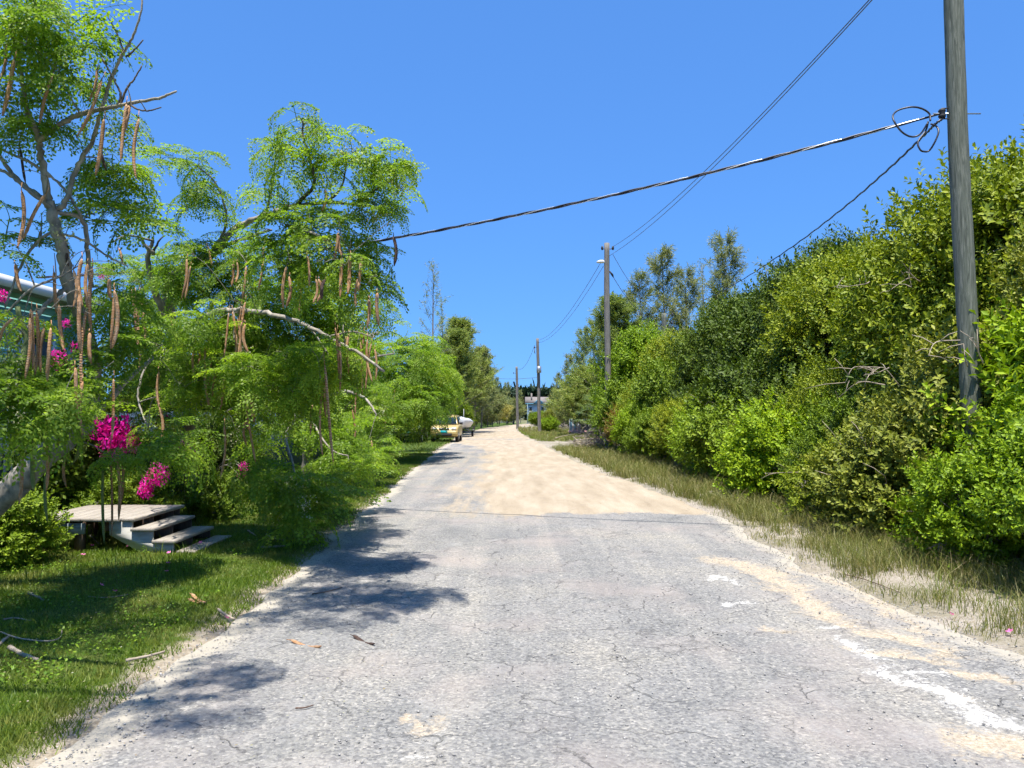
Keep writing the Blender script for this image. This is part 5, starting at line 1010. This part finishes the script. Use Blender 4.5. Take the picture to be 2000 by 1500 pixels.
for lb, px, ty, d, k, lf in [
 ('small casuarina right of the distant house', 1090, 735, 100, 'airy', 'needle'), ('feathery casuarina above the dark shrub', 1110, 700, 85, 'airy2', 'needle'), ('low bushy casuarina near the transformer pole', 1100, 775, 92, 'bush', 'needle'), ('casuarina left of the lamp pole', 1140, 655, 66, 'airy', 'needle_dark'), ('casuarina whose tip leans just left of the lamp pole', 1160, 635, 62, 'airy2', 'needle_dark'), ('bushy casuarina behind the palmettos', 1150, 735, 58, 'bush', 'needle_dark'), ('soft needle bush left of the palmettos', 1122, 770, 70, 'bush', 'needle'),
 ('casuarina touching the lamp pole shaft', 1196, 610, 58, 'airy2', 'needle_dark'), ('dense feathery casuarina right of the lamp pole', 1222, 598, 52, 'dense', 'needle_dark'), ('wispy casuarina where the thin wires end', 1252, 552, 54, 'airy', 'needle'), ('tall wispy casuarina beside the pale green pole', 1305, 505, 55, 'airy2', 'needle'), ('wispy casuarina right of the pale green pole', 1340, 545, 57, 'airy', 'needle'), ('thin casuarina between the two tallest wispy ones', 1378, 520, 60, 'thin', 'needle'), ('tall casuarina nearest the hedge crest', 1418, 482, 52, 'airy', 'needle'), ('faint casuarina tip above the hedge crest', 1495, 522, 52, 'thin', 'needle')]: cas(lb, px, ty, d, k, lf, 'casuarina trees')

# ================================================================== PALMS, BRUSH, FAR TREES
def fan_mesh(seed, L, n=26, ang=2.5, dead=False):
    rnd = np.random.default_rng(seed); mb = MB(); mb.tube([(0,0,0), (.02,0,L*.45), (.05,0,L*.8)], [.014,.011,.009], 5); o = np.array((.05, 0, L*.8))
    for i in range(n):
        a_ = -ang/2*1.0 + ang*i/(n-1); l = L*.85*(1-.25*abs(a_)/ang*2)*rnd.uniform(.85, 1.1); d = np.array((.25+rnd.normal(0,.05), math.sin(a_), math.cos(a_))); d /= np.linalg.norm(d); w_ = np.cross(d, (1, 0, 0)); w_ /= np.linalg.norm(w_)
        m = o + d*l*.55; tip = o + d*l + np.array((.06, 0, -.22*l)) ; mb.add([o, m+w_*.017, tip, m-w_*.017], [(0,1,2,3)])
    return mb.mesh('frond', M['dead' if dead else 'palm'])
FAN = [fan_mesh(k, .95+.1*k) for k in range(3)]; FAND = fan_mesh(9, .9, 18, 2.0, True)
def palmetto(label, px, py, d, n, s=1.0, trunk=.5):
    p = at(px, py, d); o = thing('fan_palm', label, 'palm', (p.x, d, 0), 'fan palms at the side drive'); h = max(.3, p.z)
    mb = MB(); mb.tube([(p.x, d, -.1), (p.x+.03, d, h*.5), (p.x, d, h)], [.10, .085, .08], 9); part('trunk', mb, M['bark_dark'], o, True)
    for i in range(n):
        f = link('frond', FAN[i % 3], o, Vector((0, 0, h - .02*i))); a_ = i*2.4; f.rotation_euler = (random.gauss(0,.1), .35 + 1.15*(i/n) + random.gauss(0, .1), a_); f.scale = (s, s, s)
    for i in range(4):
        f = link('dead_frond', FAND, o, Vector((0, 0, h-.15))); f.rotation_euler = (0, 2.3 + random.uniform(0, .4), i*1.7); f.scale = (s*.8,)*3
palmetto('fan palm with spiky fronds left of the brush pile', 1166, 812, 39, 13, 1.0)
palmetto('taller fan palm at the hedge end beside the brush pile', 1192, 805, 37.5, 14, 1.15)
palmetto('drooping low fan palm over the brush pile', 1172, 838, 36.8, 9, .75)
# brush piles
def brush(label, c, rad, n, seed):
    rnd = np.random.default_rng(seed); o = thing('brush_pile', label, 'brush pile', (c[0], c[1], 0)); k = 0
    for grp in range(6):
        mb = MB()
        for _ in range(n//6):
            p = np.array((c[0], c[1], 0)) + rnd.normal(0, .45, 3)*np.array(rad); p[2] = abs(p[2])*.7 + .02; d = rnd.normal(0, 1, 3)*np.array((1, 1, .35)); d /= np.linalg.norm(d); l = rnd.uniform(.4, 1.3)
            a_, b_ = p - d*l/2, p + d*l/2; a_[2] = max(.01, a_[2]); b_[2] = max(.01, b_[2]); m = (a_+b_)/2 + rnd.normal(0, .06, 3); m[2] = max(.02, m[2]); mb.tube(catmull([a_, m, b_], 3), np.linspace(rnd.uniform(.008, .02), .004, 7), 4)
        part('branch_bundle', mb, M[['stick','bark_grey','dead'][grp % 3]], o)
brush('grey dead brush pile beside the fan palms', g(1160, 878), (1.1, 1.0, .9), 260, 1)
brush('far heap of dead brush behind the grass island', (6.6, 84), (2.2, 1.5, 1.2), 150, 2)
# small palm by the far pole
p = at(1003, 812, 141); o = thing('young_palm', 'small yellow-green palm beside the farthest pole', 'palm', (p.x, 141, 0))
mb = MB(); mb.tube([(p.x,141,-.1),(p.x,141,.8),(p.x+.05,141,1.5)], [.2,.16,.14], 8); part('trunk', mb, M['bark_grey'], o)
for i in range(9):
    mb = MB(); a_ = i*.7; L = 2.2; Q = [np.array((p.x+.05+math.cos(a_)*r_*L*.75, 141+math.sin(a_)*r_*L*.75, 1.5 + L*(.9*r_ - .75*r_*r_) + (.5*r_ if i % 2 else 0))) for r_ in np.linspace(0, 1, 9)]; mb.tube(Q, .02, 3, False)
    for k in range(1, 9):
        for s in (-1, 1):
            w_ = np.array((-math.sin(a_)*s, math.cos(a_)*s, -.5)); dd = Q[k]-Q[k-1]; mb.add([Q[k], Q[k]+dd*.4+w_*.25, Q[k]+dd*.8+w_*.5, Q[k]+dd*.5], [(0,1,2,3)])
    part('frond', mb, M['palm_yel'], o)
# dark wood on the horizon
mb = MB(); n = 26000; x = rng.uniform(-60, 70, n); hgt = 10.2 + 1.5*fbm(x, x*0, 9, 3)*1.6 + 1.2*vnoise(x, x*0, 2.2, 4); z = rng.uniform(0, 1, n)**.6*hgt; y = 300 + rng.uniform(-5, 5, n)
kp = rng; V, F = leafquads(np.stack([x, y, z], 1), rng.uniform(.9, 1.8, n), .9); mb.add(V, F); o = stuff(link('distant_wood', mb.mesh('distant_wood', M['far_dark']))); tag(o, 'dark line of distant trees behind the blue house roof', 'trees')

# ================================================================== FALLEN THINGS
def stick(label, px, r, m='stick', z=.03, name='fallen_stick', group='fallen sticks on the lawn'):
    P = [g(x, y, z) for x, y in px]; P = catmull(P, 5) if len(P) > 2 else [P[0].lerp(P[1], i/6) + Vector((0, 0, .004*math.sin(i*2))) for i in range(7)]
    o = thing(name, label, 'stick', P[0], group); mb = MB(); n = len(P); mb.tube(P, [r*(1-.35*i/(n-1))*(1+.12*math.sin(i*2.1)) for i in range(n)], 7); part('stem', mb, M[m], o, True)
stick('thick pale stick lying on the lawn near the left edge', [(19,1264),(45,1278),(78,1290)], .017)
stick('thin curved twig on the lawn above the thick pale stick', [(0,1234),(40,1247),(95,1252),(118,1244),(121,1228)], .006)
stick('short grey stick cut off by the left edge', [(-10,1266),(16,1243)], .014)
stick('stick at the lawn edge beside the road shadow', [(246,1290),(290,1281),(322,1272)], .010)
stick('dark grey stick in the lawn shade near the left edge', [(56,1158),(86,1172)], .014, 'bark_grey')
stick('long thin straw-coloured twig in the middle of the lawn', [(172,1165),(210,1167),(250,1161)], .005)
stick('thin horizontal twig at the far left of the lawn', [(5,1210),(30,1207),(60,1212)], .007)
stick('pale stick at the road edge below the pod bits', [(426,1190),(440,1200),(457,1209)], .012)
stick('pale bark strip on the grass right of the steps', [(508,1069),(530,1068),(556,1066)], .014, 'bark_pale')
stick('brown pod husk stick right of the steps', [(520,1044),(535,1051),(556,1055)], .012)
stick('short pale stick in the grass past the steps', [(484,1036),(500,1046)], .010)
stick('white bent stick under the deck front', [(176,1046),(184,1052),(192,1062)], .013, 'bark_pale', .04)
stick('small reddish twig on the asphalt near the bottom', [(577,1383),(595,1382),(612,1377)], .005, 'stick_dark', .012)
stick('thin dark branch on the asphalt inside the tree shade', [(610,1160),(640,1155),(668,1147)], .006, 'stick_dark', .014)
stick('dead forked branch poking from the right verge grass', [(1735,1000),(1710,1006),(1676,1003),(1684,1024)], .012, 'stick', .25, 'fallen_stick', 'fallen sticks on the verge')
stick('thin reddish twig along the right road edge', [(1650,1122),(1690,1132),(1760,1158)], .006, 'stick_dark', .01, 'fallen_stick', 'fallen sticks on the verge')
def fpod(label, px, mk, z=.02, w_=1.05):
    a_, b_ = g(*px[0], z), g(*px[1], z); v = b_-a_; o = link('fallen_pod', pod_mesh(1).mesh('fallen_pod', M[mk], True)); o.location = a_; o.rotation_mode = 'QUATERNION'; o.rotation_quaternion = v.to_track_quat('-Z', 'Y'); o.scale = (w_, w_, v.length); tag(o, label, 'seed pod', 'fallen seed pods')
fpod('brown dried seed pod lying on the shaded asphalt', ((568,1250),(628,1262)), PD)
fpod('blackened seed pod on the asphalt right of the brown one', ((690,1241),(732,1257)), PK)
fpod('split pale pod at the lawn edge', ((374,1160),(402,1176)), PD, .04, 1.2)
fpod('lower split pod beside the pale one at the lawn edge', ((370,1170),(395,1174)), PD, .035, 1.1)
bm_ = MB(); 
for k in range(5):
    a_ = k*1.257; d = np.array((math.cos(a_), math.sin(a_), .5)); w2 = np.array((-math.sin(a_), math.cos(a_), 0)); bm_.add([(0,0,0), d*.022+w2*.013, d*.038, d*.022-w2*.013], [(0,1,2,3)])
bm_ = bm_.mesh('fallen_blossom', M['pinkbloom'])
bl = [('left of the steps under the deck front',180,1066),('below the green pod left of the steps',162,1084),('against the stringer bottom',251,1067),('second against the stringer bottom',267,1068),('in front of the lowest step corner',328,1100),('below the lowest step',326,1116),('in the sunny grass below the steps',198,1143),('faint one in grass right of the sunny blossom',225,1155),('on the ground board of the steps',392,1060),('at the lawn edge beside the shaded road',443,1207),('upper one in front of the lowest step',330,1080),('on the gravel of the right verge',1858,1200),('low in the right verge near the frame edge',1973,1234)]
for lb, px, py in bl:
    o = link('fallen_blossom', bm_); o.location = g(px, py, .07 if px < 1000 else .03) if 'board' not in lb else g(px, py, .05); s = random.uniform(.55, .85); o.scale = (s, s, s); o.rotation_euler = (random.uniform(-.6,.6), random.uniform(-.6,.6), random.uniform(0, 6)); tag(o, 'pink blossom ' + lb, 'flower', 'fallen pink blossoms')
